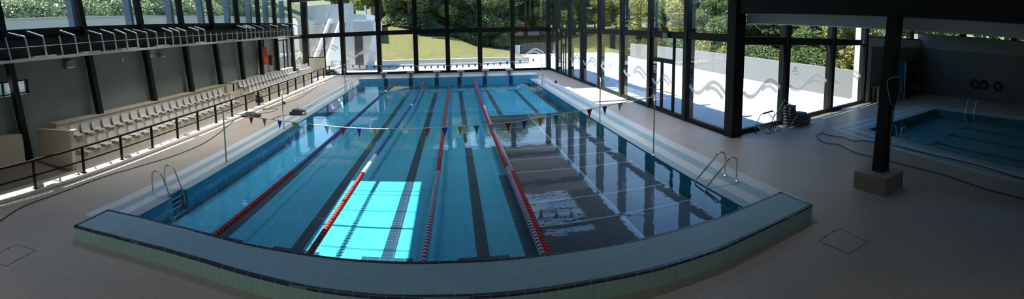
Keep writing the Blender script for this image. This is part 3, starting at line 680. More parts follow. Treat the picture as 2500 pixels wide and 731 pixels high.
ladder('chrome pool ladder at the far corner by the long glazing', (6.45, 27.9), (-1, 0), (0, .5), .6, .75)
p = Gz(2196, 349); ladder('small chrome ladder at the small pool just past the black pillar', (14.13, 7.25), (1, 0), (0, .45), .58, .6)
ladder('dim chrome ladder on the far wall side of the small pool', (23.0, 7.0), (-1, 0), (0, .5), .6, .8)
# movable floor over two lanes
r = thing('movable_floor', 'dark slatted underwater floor with pale joints across two lanes of the pool', 'movable floor', (3.8, 13, -.3))
part('slatted_deck', MB().box(1.72, 6.4, -.34, PX1 - .38, 20.0, -.3), slat_m, r)
part('side_strip', MB().box(1.42, 6.4, PD + .012, 1.72, 12.4, PD + .03), M('strip_blue', (.01, .08, .14), .5), r)  # flat dark blue strip lying on the pool bottom beside the slatted deck
mb = MB().box(3.73, 6.4, -.3, 3.81, 19.9, -.294)
part('joint_strip', mb, joint_m, r)
for y in (8.5, 9.75, 11.9, 13.1, 14.25, 15.2, 17.4, 19.2): part('joint_strip', MB().box(1.75, y - .03, -.3, PX1 - .4, y + .03, -.294), joint_m, r)

# ================================================================== FLAG POSTS, FLAG LINES, LANE ROPES
def post(label, x, y, h, lower=None):
    r = thing('flag_post', label, 'post', (x, y, 0), 'flag posts beside the pool')
    part('pole', MB().tube([(x, y, 0), (x, y, h)], .022, 10), lower or chrome, r, True); part('base_flange', MB().lathe([(.06, 0), (.06, .02), (.03, .035)], 12, (x, y, .006)), chrome, r)
    part('top_hook', MB().tube([(x, y, h - .02), (x - .04, y, h + .03), (x - .12 * (1 if x > 0 else -1), y, h + .02)], .014, 6), chrome, r, True)
ya = 11.3
pl = Gz(552, 402); pr = Gz(1595, 380); xr = pr.x
post('green flag post at the seat side holding the near pennant line', -6.95, ya, 1.72, green_pole)
post('steel flag post at the glazed side holding the near pennant line', 6.1, ya, 1.88)
post('thin steel post by the deck cleaner on the seat side, without flags', -6.86, 15.93, 1.72)
post('thin steel post without flags on the glazed side before the sun patch', 5.95 + .2, 16.2, 1.9)
post('steel flag post at the far end by the tower holding the far pennant line', -7.2, 27.8, 1.76)
post('steel flag post at the far end by the glazed corner holding the far pennant line', 6.3, 27.9, 1.86)
FC = {'r': ('red pennant', fl_red), 'b': ('blue pennant', fl_blue), 'g': ('green pennant', fl_green), 'o': ('gold pennant', fl_gold), 'w': ('white pennant', fl_white), 't': ('tan pennant', fl_tan)}
def flags(label, y, rp, lst, h, w=.085):
    P = [Gy(px, py, y) for px, py in rp]; r = thing('flag_line', label, 'flag line', tuple(P[len(P) // 2]), None)
    part('rope', MB().tube(spl([tuple(p) for p in P], 6), .012, 6), white_pl, r, True)
    def zat(x):
        for a, b in zip(P[:-1], P[1:]):
            if a.x <= x <= b.x: return a.z + (b.z - a.z) * (x - a.x) / (b.x - a.x)
        return P[0].z
    for px, c in lst:
        x = Gy(px, 250, y).x
        x = Gy(px, V0 + 0, y).x if False else Gy(px, [b for a, b in rp if a <= px][-1] if px >= rp[0][0] else rp[0][1], y).x
        z = zat(x) - .005; a = random.uniform(-.35, .35); dx, dy = math.cos(a) * w, math.sin(a) * w
        mb = MB().prism([(x - dx, y - dy, z), (x + dx, y + dy, z), (x + random.uniform(-.02, .02), y + random.uniform(-.03, .03), z - h)], (0, .004, 0)); part('pennant', mb, FC[c][1], r, label=FC[c][0])
flags('line of coloured pennants strung across the middle of the pool', ya, [(547, 273), (610, 285), (720, 299), (837, 311), (950, 315), (1086, 311), (1241, 300), (1319, 288), (1439, 267), (1524, 250), (1595, 237)],
      list(zip((613, 645, 682, 718, 757, 797, 837, 876, 914, 957, 1001, 1044, 1086, 1124, 1163, 1202, 1241, 1280, 1319, 1357, 1395, 1439, 1476, 1514), 'rgbogwrbogwrbogwrbogwrbw')), .26)
flags('line of small pennants strung across the far end before the glazing', 27.8, [(841, 158), (895, 160), (1003, 161), (1100, 160), (1238, 151), (1318, 142)],
      list(zip((861, 878, 895, 914, 931, 950, 968, 985, 1003, 1020, 1038, 1053, 1069, 1084, 1100, 1115, 1130, 1145, 1160, 1175, 1191, 1206, 1222, 1238, 1255, 1270, 1302), 'ttrbtgwrbtgwrbtgwrbtgwrbtgr')), .27)
def disc(): return MB().lathe([(.02, -.022), (.055, -.02), (.06, 0), (.055, .02), (.02, .022)], 10).mesh('float', fl_red, True)
dmeshes = {}
fmat = {'r': M('float_red', (.5, .025, .02), .4), 'b': M('float_blue', (.03, .06, .3), .4), 'w': white_pl, 'k': M('float_dark_red', (.1, .01, .01), .4), 'q': M('float_gap_red', (.12, .008, .008), .5), 'v': M('float_white_ring', (.6, .62, .66), .4)}
for k, m in fmat.items():
    h_, r_ = (.012, .066) if k in 'vq' else (.026, .064)
    me = MB().lathe([(.02, -h_ - .004), (r_ - .008, -h_), (r_, 0), (r_ - .008, h_), (.02, h_ + .004)], 10).mesh('float_' + k, m, True); dmeshes[k] = me
def laneline(label, pts, segs):
    """pts: polyline on the water; segs: (y limit, colour pattern)"""
    P = [Vector((p.x, p.y, .0)) for p in pts]; r = thing('lane_rope', label, 'lane rope', tuple(P[0]), 'lane ropes floating on the pool')
    part('cable', MB().tube([tuple(p) for p in P], .012, 6), darkgrey, r)
    tot = sum((b - a).length for a, b in zip(P[:-1], P[1:])); st = .06; n = int(tot / st); rest = MB(); keys = list('rbwkvq'); cur = P[0]; i = 0
    for k in range(n):
        d = .06 + k * st; acc = 0
        for a, b in zip(P[:-1], P[1:]):
            L = (b - a).length
            if d <= acc + L: pos = a + (b - a) * ((d - acc) / L); dr = (b - a).normalized(); break
            acc += L
        pat = next((c for lim, c in segs if pos.y < lim), segs[-1][1]); c = pat[k % len(pat)]
        M4 = Matrix.Translation(pos) @ dr.to_track_quat('Z', 'Y').to_matrix().to_4x4()
        if k < 100:
            o = link('float', dmeshes[c], r); o.matrix_local = Matrix.Translation(-Vector(r.location)) @ M4
        else:
            rest.mat(keys.index(c)); nv = 6
            vs = []; fs = []
            for q, (rr, z) in enumerate(((.06, -.035), (.068, 0), (.06, .035))):
                for t in range(nv): vs.append(M4 @ Vector((rr * math.cos(t * 2 * math.pi / nv), rr * math.sin(t * 2 * math.pi / nv), z)))
            for q in range(2):
                for t in range(nv): fs.append((q * nv + t, q * nv + (t + 1) % nv, (q + 1) * nv + (t + 1) % nv, (q + 1) * nv + t))
            fs += [tuple(reversed(range(nv))), tuple(2 * nv + t for t in range(nv))]
            rest.add(vs, fs)
    part('float_run', rest, [fmat[c] for c in keys], r, True, stuff=True)
g_ = lambda *L: [Gz(*p) for p in L]
near = lambda p: Gz(*p) - Vector((0, .45, 0))
laneline('lane rope with long red near part, closest to the seats', [near((526, 573))] + g_((714, 420), (825, 325), (945, 220), (970, 203)), [(11.2, 'rq'), (26.5, 'b'), (27.2, 'w'), (40, 'rq')])
laneline('lane rope with red, white and blue parts crossing the sunlit patch', [near((755, 620))] + g_((885, 425), (917, 380), (1010, 250), (1037, 200)), [(7.6, 'k'), (11.3, 'rq'), (13.0, 'w'), (21.5, 'b'), (21.9, 'w'), (26.5, 'b'), (40, 'rq')])
laneline('lane rope striped blue and white near, red beyond, along the pool middle', [near((1032, 640))] + g_((1070, 420), (1095, 225), (1097, 205)), [(11.4, 'bv'), (27.5, 'rq'), (40, 'b')])
laneline('lane rope striped blue and white near, red beyond, left of its red twin'.replace('left of', 'lying against'), [near((1325, 623))] + g_((1240, 415), (1185, 280), (1157, 197)), [(11.5, 'bv'), (40, 'rq')])
laneline('lane rope with red near part at the edge of the dark slatted floor', [near((1339, 620))] + g_((1251, 420), (1192, 290), (1160, 197)), [(11.2, 'rq'), (20, 'bv'), (21, 'w'), (29, 'b'), (40, 'rq')])

# ================================================================== DECK ITEMS
def cable(label, pts, r=.012, m=rubber):
    P = spl([(p.x, p.y, r + .008) for p in pts], 5); return solo('floor_cable', MB().tube(P, r, 6), m, label, 'cable', smooth=True)
cable('long thin cable on the deck along the railing at the seat side', [Gz(*p) for p in ((-40, 565), (0, 542), (60, 505), (150, 472), (250, 435), (340, 408), (430, 380), (500, 350), (545, 318), (575, 292))])
S2 = lambda x, y: Gz(580 + x / 6.09, 220 + y / 6.09)
cable('looped cable on the deck from the black tray to the far deck', [S2(*p) for p in ((310, 355), (480, 335), (600, 290), (560, 278), (420, 295), (380, 290), (480, 270), (700, 205), (930, 120), (1100, 10), (1200, -60))])
cable('cable curling from the pool cleaner toward the black tray', [S2(*p) for p in ((800, 370), (720, 380), (640, 392), (530, 428), (545, 440))])
cable('cable running from the pool cleaner along the striped border to the far end', [S2(*p) for p in ((910, 300), (1050, 255), (1250, 130), (1480, 10), (1600, -60))])
p = Gz(727, 280); r = thing('pool_cleaner', 'dark blue pool cleaning robot on the deck near the striped border', 'pool cleaner', (p.x, p.y, 0))
x, y = p.x, p.y
part('body', MB().hexa([(x - .3, y - .22, .05), (x + .3, y - .22, .05), (x + .3, y + .22, .05), (x - .3, y + .22, .05), (x - .22, y - .18, .28), (x + .2, y - .18, .22), (x + .2, y + .18, .22), (x - .22, y + .18, .28)]), M('cleaner_navy', (.02, .025, .06), .4), r)
for s in (-1, 1): part('track', MB().bar((x - .33, y + s * .25, .09), (x + .33, y + s * .25, .09), .07, .17), rubber, r)
part('brush', MB().tube([(x + .34, y - .25, .07), (x + .34, y + .25, .07)], .06, 10), silver, r, True); part('handle', MB().tube([(x - .1, y - .16, .25), (x + .05, y - .12, .36), (x + .05, y + .12, .36), (x - .1, y + .16, .25)], .018, 6), silver, r, True)
p = Gz(615, 285); x, y = p.x, p.y; r = thing('equipment_tray', 'flat black equipment tray on the deck by the railing foot', 'tray', (x, y, 0))
part('tray_body', MB().hexa([(x - .45, y - .2, .01), (x + .4, y - .2, .01), (x + .4, y + .2, .01), (x - .45, y + .2, .01), (x - .5, y - .25, .14), (x + .45, y - .25, .1), (x + .45, y + .25, .1), (x - .5, y + .25, .14)]), rubber, r); part('carry_bar', MB().tube([(x - .4, y, .13), (x - .3, y, .22), (x + .2, y, .2), (x + .35, y, .1)], .025, 6), rubber, r, True)
p = Gz(629, 258); x, y = p.x + .15, p.y; r = thing('power_unit', 'black power unit with pale base box leaning at a railing post', 'power unit', (x, y, .05))
part('case', MB().hexa([(x - .2, y - .16, .2), (x + .2, y - .16, .2), (x + .2, y + .16, .2), (x - .2, y + .16, .2), (x - .2, y - .1, .62), (x + .16, y - .1, .55), (x + .16, y + .1, .55), (x - .2, y + .1, .62)]), rubber, r); part('base_box', MB().box(x - .16, y - .14, .051, x + .22, y + .14, .2), sign_white, r); part('handle', MB().tube([(x - .15, y, .58), (x - .1, y, .68), (x + .08, y, .64), (x + .1, y, .55)], .02, 6), rubber, r, True)
for px, py, lb in ((702, 232, 'small black plug on the deck under the far railing'), (693, 255, 'tiny black plug on the looped cable beside the thin post'), (1357, 203, 'small black plug on the deck before the sunlit patch')):
    p = Gz(px, py); solo('drain_plug', MB().lathe([(.09, .005), (.1, .06), (.07, .16), (.02, .18)], 12, (p.x, p.y, 0)), rubber, lb, 'plug', smooth=True)
def hatch(label, cs):
    c = sum(cs, Vector()) / 4; r = thing('floor_hatch', label, 'floor hatch', (c.x, c.y, 0)); z0, z1 = .0005, .004; dk = M('hatch_gap', (.03, .03, .03), .7)
    mb = MB()
    for a, b in zip(cs, cs[1:] + cs[:1]): mb.bar(a + Vector((0, 0, .002)), b + Vector((0, 0, .002)), .012, .003)
    part('frame', mb, dk, r); k = [c + (v - c) * .985 for v in cs]; part('lid', MB().prism([v + Vector((0, 0, z0)) for v in k], (0, 0, .001)), floor_tile, r)
    for u in (.3, .7):
        q = cs[0] + (cs[3] - cs[0]) * u; part('lift_ring', MB().lathe([(.02, .0), (.02, .006)], 8, (q.x, q.y, .002)), dk, r)
hatch('square floor hatch in the dim tiles before the black pillar', [Gz(*p) for p in ((2048, 558), (2120, 592), (2070, 622), (2000, 588))])
hatch('square floor hatch in the tiles beyond the seat side platform end', [Gz(*p) for p in ((41, 598), (87, 612), (14, 651), (-34, 634))])
# pillar
bx0, bx1, by0, by1 = 9.05, 10.0, 4.98, 5.96
r = thing('pillar', 'black steel pillar on a square tiled block before the small pool', 'pillar', (9.53, 5.48, 0))
part('tiled_base', MB().box(bx0, by0, 0, bx1, by1, .46), TILE('base_tile', (.3, .26, .22), (.28, .245, .21), (.2, .18, .16), .3, .3, .4, .006, axes='XZ'), r)
part('shaft', MB().hexa([(9.38, 5.3, .46), (9.7, 5.3, .46), (9.7, 5.62, .46), (9.38, 5.62, .46), (9.66, 5.3, 4.62), (10.0, 5.3, 4.62), (10.0, 5.62, 4.62), (9.66, 5.62, 4.62)]), black, r)
X0 = 9.82
r = thing('skimmer_net', 'long handled net with wire hoop leaning on the black pillar', 'skimmer net', (X0, 5.2, .46))
q = [Gy(*p, 5.2) for p in ((2170, 411), (2179, 268), (2184, 262), (2196, 225), (2197, 190), (2169, 194), (2168, 220), (2178, 264))]; q[0].z = .47
part('pole', MB().tube([q[0], q[1]], .013, 8), chrome, r, True); part('hoop', MB().tube(spl([tuple(v) for v in q[2:7] + [q[7]]], 4)[:-1], .012, 6, True), silver, r, True)
mb = MB().add([v + Vector((0, .005, 0)) for v in q[2:]], [(0, 1, 2, 3, 4, 5)]); part('netting', mb, M('dark_net', (.015, .02, .02), .9), r)
cable('dark cable on the deck in two wavy strands beside the black pillar', [Gz(*p) for p in ((2500, 440), (2420, 415), (2350, 396), (2270, 378), (2200, 362), (2150, 352), (2110, 345), (2085, 346), (2060, 337), (2030, 333), (2005, 327), (2000, 331), (1992, 331), (2000, 343), (2020, 352), (2045, 354), (2070, 366), (2100, 378), (2150, 390), (2220, 408), (2300, 428), (2400, 462), (2500, 488))], .013)
# wheeled chair frame by the wing glazing
C6 = lambda x, y: (1800 + x / 4.06, 220 + y / 4.06)
r = thing('wheeled_frame', 'folded wheeled tube frame with blue wheels by the wing glazing', 'wheeled frame', (11.7, 11.7, 0))
def U(x, y, Y): v = Gy(*C6(x, y), Y); return v
tubes = [[U(190, 352, 12.0), U(208, 300, 11.95), U(232, 245, 11.9), U(255, 236, 11.88)], [U(350, 208, 11.85), U(372, 220, 11.85), U(358, 275, 11.8), U(338, 330, 11.8)], [U(310, 232, 11.86), U(360, 290, 11.8), U(405, 345, 11.7)],
         [U(470, 98, 11.8), U(420, 180, 11.78), U(360, 275, 11.75), U(335, 330, 11.75)], [U(470, 98, 11.8), U(520, 140, 11.85), U(600, 225, 11.8), U(590, 250, 11.75), U(545, 330, 11.6), U(515, 375, 11.55), U(440, 345, 11.5)], [U(415, 182, 11.78), U(500, 215, 11.8), U(555, 260, 11.8)],
         [U(190, 352, 12.0), U(240, 400, 11.75), U(305, 436, 11.48), U(375, 415, 11.55), U(400, 350, 11.65)]]
for t in tubes: part('frame_tube', MB().tube(t, .016, 8), chrome, r, True)
part('foam_grip', MB().tube([U(255, 236, 11.88), U(300, 222, 11.87), U(352, 208, 11.85)], .035, 8), rubber, r, True)
for (x, y, Y, s) in ((180, 383, 12.0, .12), (330, 342, 11.95, .11)):
    v = U(x, y, Y); w = MB().lathe([(.03, -.05), (s * .9, -.045), (s, -.02), (s, .02), (s * .9, .045), (.03, .05)], 16)
    o = link('wheel', w.mesh('wheel', M('wheel_blue', (.03, .05, .16), .5), True), r); o.location = Vector((v.x, v.y, s + .005)) - Vector(r.location); o.rotation_euler = (math.pi / 2, 0, .5)
g0 = [U(215, 365, 11.95), U(300, 436, 11.5), U(440, 395, 11.6), U(350, 345, 12.0)]
mb = MB()
for k in range(7):
    t = k / 6; mb.bar(g0[0].lerp(g0[1], t), g0[3].lerp(g0[2], t), .012, .012); mb.bar(g0[0].lerp(g0[3], t), g0[1].lerp(g0[2], t), .012, .012)
part('wire_basket', mb, silver, r)
foam = M('foam_grey', (.34, .34, .35), .8, noise=.2, nscale=6); foamd = M('foam_navy', (.02, .025, .06), .7)
def slabs(nm, x, y, n, w, d, h, yaw=0):
    for k in range(n):
        r = thing('foam_block', 'grey foam block, %s, %s by the wing glazing' % (('topmost' if k == n - 1 else ORD[k] + ' from floor'), nm), 'foam block', (x, y, k * h), 'foam blocks piled by the wing glazing')
        a = yaw + random.uniform(-.12, .12); jx = random.uniform(-.03, .03)
        b = MB().box(-w / 2 + jx, -d / 2, .012, w / 2 + jx, d / 2, h - .03); c = MB().box(-w / 2 + jx - .015, -d / 2 - .015, h - .03, w / 2 + jx + .015, d / 2 + .015, h)
        o1 = link('block_body', b.mesh('block_body', foam), r); o2 = link('dark_cover', c.mesh('dark_cover', foamd), r); r.rotation_euler = (0, 0, a)
slabs('tall stack', 13.0, 12.05, 7, .42, .36, .125, .13)
slabs('low stack beside the tall one', 13.45, 11.85, 4, .4, .4, .14, .1)
slabs('outer low stack', 13.9, 11.95, 3, .4, .4, .14, .2)
# pallets, mats, rack
def pallet(x, y, z, w, label):
    mb = MB()
    for k in range(3):
        for q in range(3): mb.box(x + k * (w - .12) / 2, y - .8 + q * .35, z + .03, x + .12 + k * (w - .12) / 2, y - .7 + q * .35, z + .16)
    for k in range(5): mb.box(x, y - .8 + k * .175, z + .16, x + w, y - .8 + k * .175 + .1, z + .19)
    for k in range(3): mb.box(x, y - .8 + k * .35, z, x + w, y - .8 + k * .35 + .1, z + .03)
    solo('pallet', mb, wood, label, 'pallet', 'pallets stacked at the back wall')
for k in range(5):
    pallet(21.75, 13.35, k * .191, 1.0, 'pale wooden pallet, %s in the stack beside the wing glazing end' % (ORD[k] + ' from the floor' if k < 4 else 'topmost'))
    pallet(23.1, 13.3, k * .191, 1.0, 'pale wooden pallet, %s in the stack behind the black pillar' % (ORD[k] + ' from the floor' if k < 4 else 'topmost'))
for k, (x, m, lb) in enumerate(((24.35, dkblue, 'blue foam mat with white edge standing upright by the pallets'), (24.75, foamd, 'dark foam mat standing upright behind the blue mat'), (25.1, foamd, 'thin dark mat standing upright next to the storage rack'))):
    r = thing('foam_mat', lb, 'foam mat', (x, 13.0, 0)); part('mat', MB().hexa([(x - .1, 12.5, 0.01), (x, 12.5, .01), (x + .1, 13.4, .01), (x, 13.4, .01), (x - .05, 12.55, 2.5 - k * .1), (x + .05, 12.55, 2.5 - k * .1), (x + .15, 13.42, 2.5 - k * .1), (x + .05, 13.42, 2.5 - k * .1)]), m, r)
    if k == 0: part('white_edge', MB().bar((x + .0, 12.48, .01), (x + .05, 12.53, 2.5), .1, .03), sign_white, r)
r = thing('storage_rack', 'dim storage rack against the back wall corner', 'rack', (26.4, 13.1, 0))
for x in (25.5, 27.6):
    for y in (12.75, 13.4): part('upright', MB().box(x - .03, y - .03, 0, x + .03, y + .03, 2.4), darkgrey, r)
for z in (.3, 1.1, 1.9): part('shelf', MB().box(25.47, 12.72, z, 27.63, 13.43, z + .04), darkgrey, r)
for k, (x, z, lb) in enumerate(((25.8, .34, 'dark crate on the bottom shelf of the storage rack'), (26.6, 1.14, 'dark crate on the middle shelf of the storage rack'), (27.2, .34, 'pale crate on the bottom shelf of the storage rack'))):
    solo('storage_crate', MB().box(x - .25, 12.8, z + .001, x + .25, 13.3, z + .05).box(x - .28, 12.77, z + .05, x - .24, 13.33, z + .35).box(x + .24, 12.77, z + .05, x + .28, 13.33, z + .35).box(x - .24, 12.77, z + .05, x + .24, 12.81, z + .35).box(x - .24, 13.29, z + .05, x + .24, 13.33, z + .35), foam if k == 2 else rubber, lb, 'crate')
for k, (px, py, lb) in enumerate(((2235, 148, 'large dark inflated ball on top of the storage rack'),)):
    solo('exercise_ball', MB().ball((26.3, 13.05, 1.94 + .3), .3, 12), rubber, lb, 'ball', smooth=True)
for k, (y, lb) in enumerate(((9.0, 'dark round float hung on the side wall, first from the corner'), (8.3, 'dark round float hung on the side wall, second from the corner'), (7.3, 'dark round float hung on the side wall, third from the corner'))):
    pts = [(28.42, y + .26 * math.cos(t * math.pi / 8), 1.15 + .26 * math.sin(t * math.pi / 8)) for t in range(16)]; solo('float_ring', MB().tube(pts, .08, 8, True), rubber, lb, 'float ring', smooth=True)
# exit signs
def sign(c, d, nrm, label, w=.36, h=.2):
    c, d, nrm = Vector(c), Vector(d), Vector(nrm); r = thing('exit_sign', label, 'exit sign', tuple(c)); z = Vector((0, 0, 1))
    def plate(a, b, e0, e1, f0, f1, m, nm):
        q = lambda s, t, o: c + d * s + z * t + nrm * o
        part(nm, MB().hexa([q(a, e0, f0), q(b, e0, f0), q(b, e0, f1), q(a, e0, f1), q(a, e1, f0), q(b, e1, f0), q(b, e1, f1), q(a, e1, f1)]), m, r)
    plate(-w / 2, w / 2, -h / 2, h / 2, 0, .04, sign_green, 'plate'); plate(-w * .38, -w * .12, -h * .35, h * .35, .04, .043, sign_white, 'door_symbol')
    plate(.0, w * .09, -h * .15, h * .2, .04, .043, sign_white, 'figure_symbol'); plate(.02, w * .3, -h * .3, -h * .18, .04, .043, sign_white, 'arrow_symbol')
y = 16.75; sign((gx(y) - .13, y, 3.66), (0, -1, 0), (-1, 0, 0), 'blue green exit sign over the glass door next to the pool', .42, .26)
y = 33.9; sign((gx(y) - .13, y, 3.66), (0, -1, 0), (-1, 0, 0), 'small exit sign over the open glass door at the far corner')
q = Q(10.5, 3.66, -.12); sign(tuple(q), tuple(R2D), tuple(-n2), 'small dark exit sign at the end of the wing glazing')

# ================================================================== OUTSIDE
pm = MB().add([(9.3, 12.0, -.02), (21.6, 13.7, -.02), (24.5, 13.9, -.02), (24.5, 60, -.02), (9.0, 60, -.02), (9.0, 46.5, -.02), (-12, 46.5, -.02), (-18, 46.5, -.02), (-18, 37.7, -.02), (9.0, 37.7, -.02)], [(0, 1, 2, 3, 4, 5, 6, 7, 8, 9)])
struct('ground_patio', pm, patio_m)
mb = MB(); pp = [(21.56, 14.58), (21.9, 20.5), (22.6, 28.0), (23.1, 36.0), (23.2, 50.0)]
for (xa, ya_), (xb, yb_) in zip(pp[:-1], pp[1:]): mb.hexa([(xa, ya_, -.1), (xa + .3, ya_, -.1), (xb + .3, yb_, -.1), (xb, yb_, -.1), (xa, ya_, 1.8), (xa + .3, ya_, 1.8), (xb + .3, yb_, 1.8), (xb, yb_, 1.8)])
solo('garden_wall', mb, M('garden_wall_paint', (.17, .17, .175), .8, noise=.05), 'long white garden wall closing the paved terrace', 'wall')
solo('garden_pier', MB().box(21.25, 14.0, 0, 21.8, 14.5, 5.3).box(21.2, 13.95, 0, 21.85, 14.55, .1), white_p, 'tall white pier outside the end of the wing glazing', 'pier')
solo('low_wall', MB().box(-8.2, 46.3, -.1, 9.0, 46.7, .5).box(-8.2, 44.4, -.02, 8.6, 44.8, .22).box(-8.2, 46.25, .5, 9.0, 46.75, .56), grey_p, 'low grey wall with a ledge at the foot of the lawn', 'wall')
# tower and stairs
YT = 42.0
r = thing('stair_tower', 'white sculptural tower with a dark door panel beside the outdoor stairs', 'tower', (Gz(868, 172).x, YT + 2, 0))
front = [Gy(*p, YT) for p in ((842, 174), (838, 80), (852, 33), (893, 36), (893, 53), (912, 53), (912, 75), (905, 108), (892, 174))]
front[0].z = front[-1].z = 0
mb = MB().prism(front, (.3, 3.6, 0)); part('tower_body', mb, white_p, r)
dp = [Gy(*p, YT - .06) for p in ((865, 88), (885, 88), (888, 160), (868, 159))]; part('dark_door', MB().prism(dp, (0, .05, 0)), M('bronze_door', (.07, .06, .06), .5), r)
ms = Gy(892, 36, YT + .5); part('mast', MB().box(ms.x - .09, YT + .4, ms.z - .2, ms.x + .09, YT + .6, Gy(892, 13, YT).z), white_p, r)
part('upper_block', MB().prism([Gy(*p, YT - .25) for p in ((861, 53), (912, 53), (912, 74), (861, 76))], (0, .24, 0)), white_p, r)
r = thing('outdoor_stairs', 'broad outdoor stairs with white side walls rising beyond the far glazing', 'stairs', (-14.6, 46, 0))
mb = MB(); ns = 24
for k in range(ns):
    y = 43.2 + k * .31; mb.box(-16.3, y, 0, -13.3, y + .31 + (6 if k == ns - 1 else 0), .25 + k * .21)
part('steps', mb, M('terracotta_step', (.38, .33, .29), .8, noise=.1), r)
for x, nm in ((-14.75, 'divider_wall'), (-13.3, 'side_wall')):
    part(nm, MB().prism([(x, 42.8, 0), (x, 42.8, .9), (x, 50.4, 5.75), (x, 51.5, 5.75), (x, 51.5, 0)], (.22, 0, 0)), white_p, r)
mb = MB().tube([(-14.62, 43.2, 1.9), (-14.62, 50.2, 6.6), (-14.62, 51, 6.6)], .035, 6)
for k in range(6): y = 43.3 + k * 1.35; mb.tube([(-14.62, y, 1.0 + (y - 43) * .64), (-14.62, y, 1.9 + (y - 43.2) * .671)], .025, 6)
part('handrail', mb, darkgrey, r)
solo('exterior_wall', MB().box(-20, 55, 0, -12.6, 55.4, 7.8).box(-12.6, 51.8, 0, -12.3, 55.4, 4.0), M('pale_wall_paint', (.42, .42, .4), .8, noise=.05), 'tall pale grey wall behind the top of the outdoor stairs', 'wall')
r = thing('entrance_rail', 'black steel railing with slanted bars on the steps beyond the glazing corner', 'railing', (-10.7, 39.2, 0)); rm = MB()
for k, (x, y) in enumerate(((-11.1, 38.2), (-10.6, 39.6), (-10.1, 41.0))): part('post', MB().bar((x, y, 0), (x, y, 1.25 - k * .12), .04, .04), darkgrey, r)
for h in (1.25, .9, .55): part('rail', MB().bar((-11.1, 38.2, h), (-10.1, 41.0, h - .24), .04, .04), darkgrey, r)
r = thing('entrance_steps', 'pale outdoor steps with dark nosings just beyond the glazing corner', 'steps', (-11, 38.6, 0))
for k in range(4): part('step', MB().box(-12.6 + .35 * k, 38.0, 0, -10.8 + .2 * k, 39.4, .55 - k * .13), white_p, r)
# left retaining wall and hedge bank
struct('ground_left', MB().add([(-18, -8, 2.2), (-14.1, -8, 2.2), (-14.1, 38, 2.2), (-18, 38, 2.2)], [(0, 1, 2, 3)]), patio_m)
solo('retaining_wall', MB().box(-18.4, -8, 0, -18, 52, 5.85).box(-18.45, -8, 5.85, -17.95, 52, 5.92), M('retaining_concrete', (.43, .41, .31), .8, noise=.08), 'long grey retaining wall below the hedge outside the upper windows', 'wall')
def zr(x):
    K = [(-40, 6.5), (-9, 4.5), (-4.6, 3.7), (-4, 3.0), (.24, 2.7), (4, 1.25), (8.4, .65), (60, .6)]
    for (a, za), (b, zb) in zip(K[:-1], K[1:]):
        if a <= x <= b: return za + (zb - za) * (x - a) / (b - a)
    return .9
def terr(x, y):
    lw = max(0, min(1, (y - 46.6) / 9)); a = .6 + (zr(x) - .6) * lw + max(0, y - 56) * .05
    rb = max(0, min(1, (y - 60.4) / 5)); b = -.1 + 2.6 * rb + max(0, y - 66) * .08
    t = max(0, min(1, (x - 8.7) / .5)); g = a * (1 - t) + b * t - (.1 if y < 47.5 else 0)
    return g
def grid(x0, x1, y0, y1, nx, ny, f):
    mb = MB(); mb.add([(x0 + (x1 - x0) * i / nx, y0 + (y1 - y0) * j / ny, f(x0 + (x1 - x0) * i / nx, y0 + (y1 - y0) * j / ny)) for j in range(ny + 1) for i in range(nx + 1)], [(j * (nx + 1) + i, j * (nx + 1) + i + 1, (j + 1) * (nx + 1) + i + 1, (j + 1) * (nx + 1) + i) for j in range(ny) for i in range(nx)]); return mb
struct('ground_lawn', grid(-9.8, 30, 46.4, 74, 120, 46, terr), grass_m, True)
struct('ground_hill', grid(-60, 80, 74, 130, 20, 12, lambda x, y: terr(x, 74) + (y - 74) * .22), earth_m, True)
struct('ground_woods_beside', grid(29.2, 80, -30, 14.5, 16, 12, lambda x, y: 1.0 + max(0, x - 29) * .18), earth_m, True)
struct('ground_woods', grid(23.4, 80, 14.5, 74, 20, 24, lambda x, y: (1.0 if y < 52 else terr(30, y)) + max(0, x - 27) * .18), earth_m, True)
struct('ground_bank', grid(-60, -18.4, -30, 74, 16, 20, lambda x, y: 5.7 + (-18.4 - x) * .42), earth_m, True)
struct('ground_stairs', MB().add([(-18.4, 51, 5.0), (-8.3, 51, 4.6), (-8.3, 74, 5.3), (-18.4, 74, 5.7)], [(0, 1, 2, 3)]), grass_m)
solo('stone_wall', MB().box(10.4, 59.6, -.1, 15.4, 60.1, 1.45).box(10.3, 59.5, 1.45, 15.5, 60.2, 1.55), stone_m, 'dark old stone wall beyond the lawn corner', 'wall')
solo('gate_pier', MB().box(9.5, 59.4, -.1, 10.2, 60.1, 1.2).box(9.42, 59.3, 1.2, 10.28, 60.2, 1.3), white_p, 'short white gate pier at the end of the stone wall', 'pier')
def house(label, x, y, z, w, d, h, wall_m, roof_m, door=None):
    r = thing('house', label, 'house', (x, y, z)); part('walls', MB().box(x - w / 2, y, z, x + w / 2, y + d, z + h), wall_m, r)
    part('roof', MB().prism([(x - w / 2 - .3, y - .3, z + h), (x + w / 2 + .3, y - .3, z + h), (x, y - .3, z + h + w * .3)], (0, d + .6, 0)), roof_m, r)
    for s in (-1, 1): part('window', MB().box(x + s * w * .28 - .4, y - .04, z + h * .45, x + s * w * .28 + .4, y, z + h * .75), darkgrey, r)
    part('door', MB().box(x - .45, y - .05, z, x + .45, y, z + 2), door or darkgrey, r)
roof_t = M('roof_tile', (.3, .14, .09), .8)
house('white house glimpsed between the trees above the lawn', -10.9, 72, 5.0, 5, 5, 3.2, white_p, roof_t)
house('pink walled house glimpsed between the trees beyond the lawn', -3.0, 80, 4.2, 5, 5, 3, M('pink_wall', (.55, .4, .36), .8), roof_t)
house('small house with a red door beyond the stone wall', 12.2, 66, 2.4, 4.5, 4, 2.6, M('ochre_wall', (.5, .4, .3), .8), roof_t, red_m)
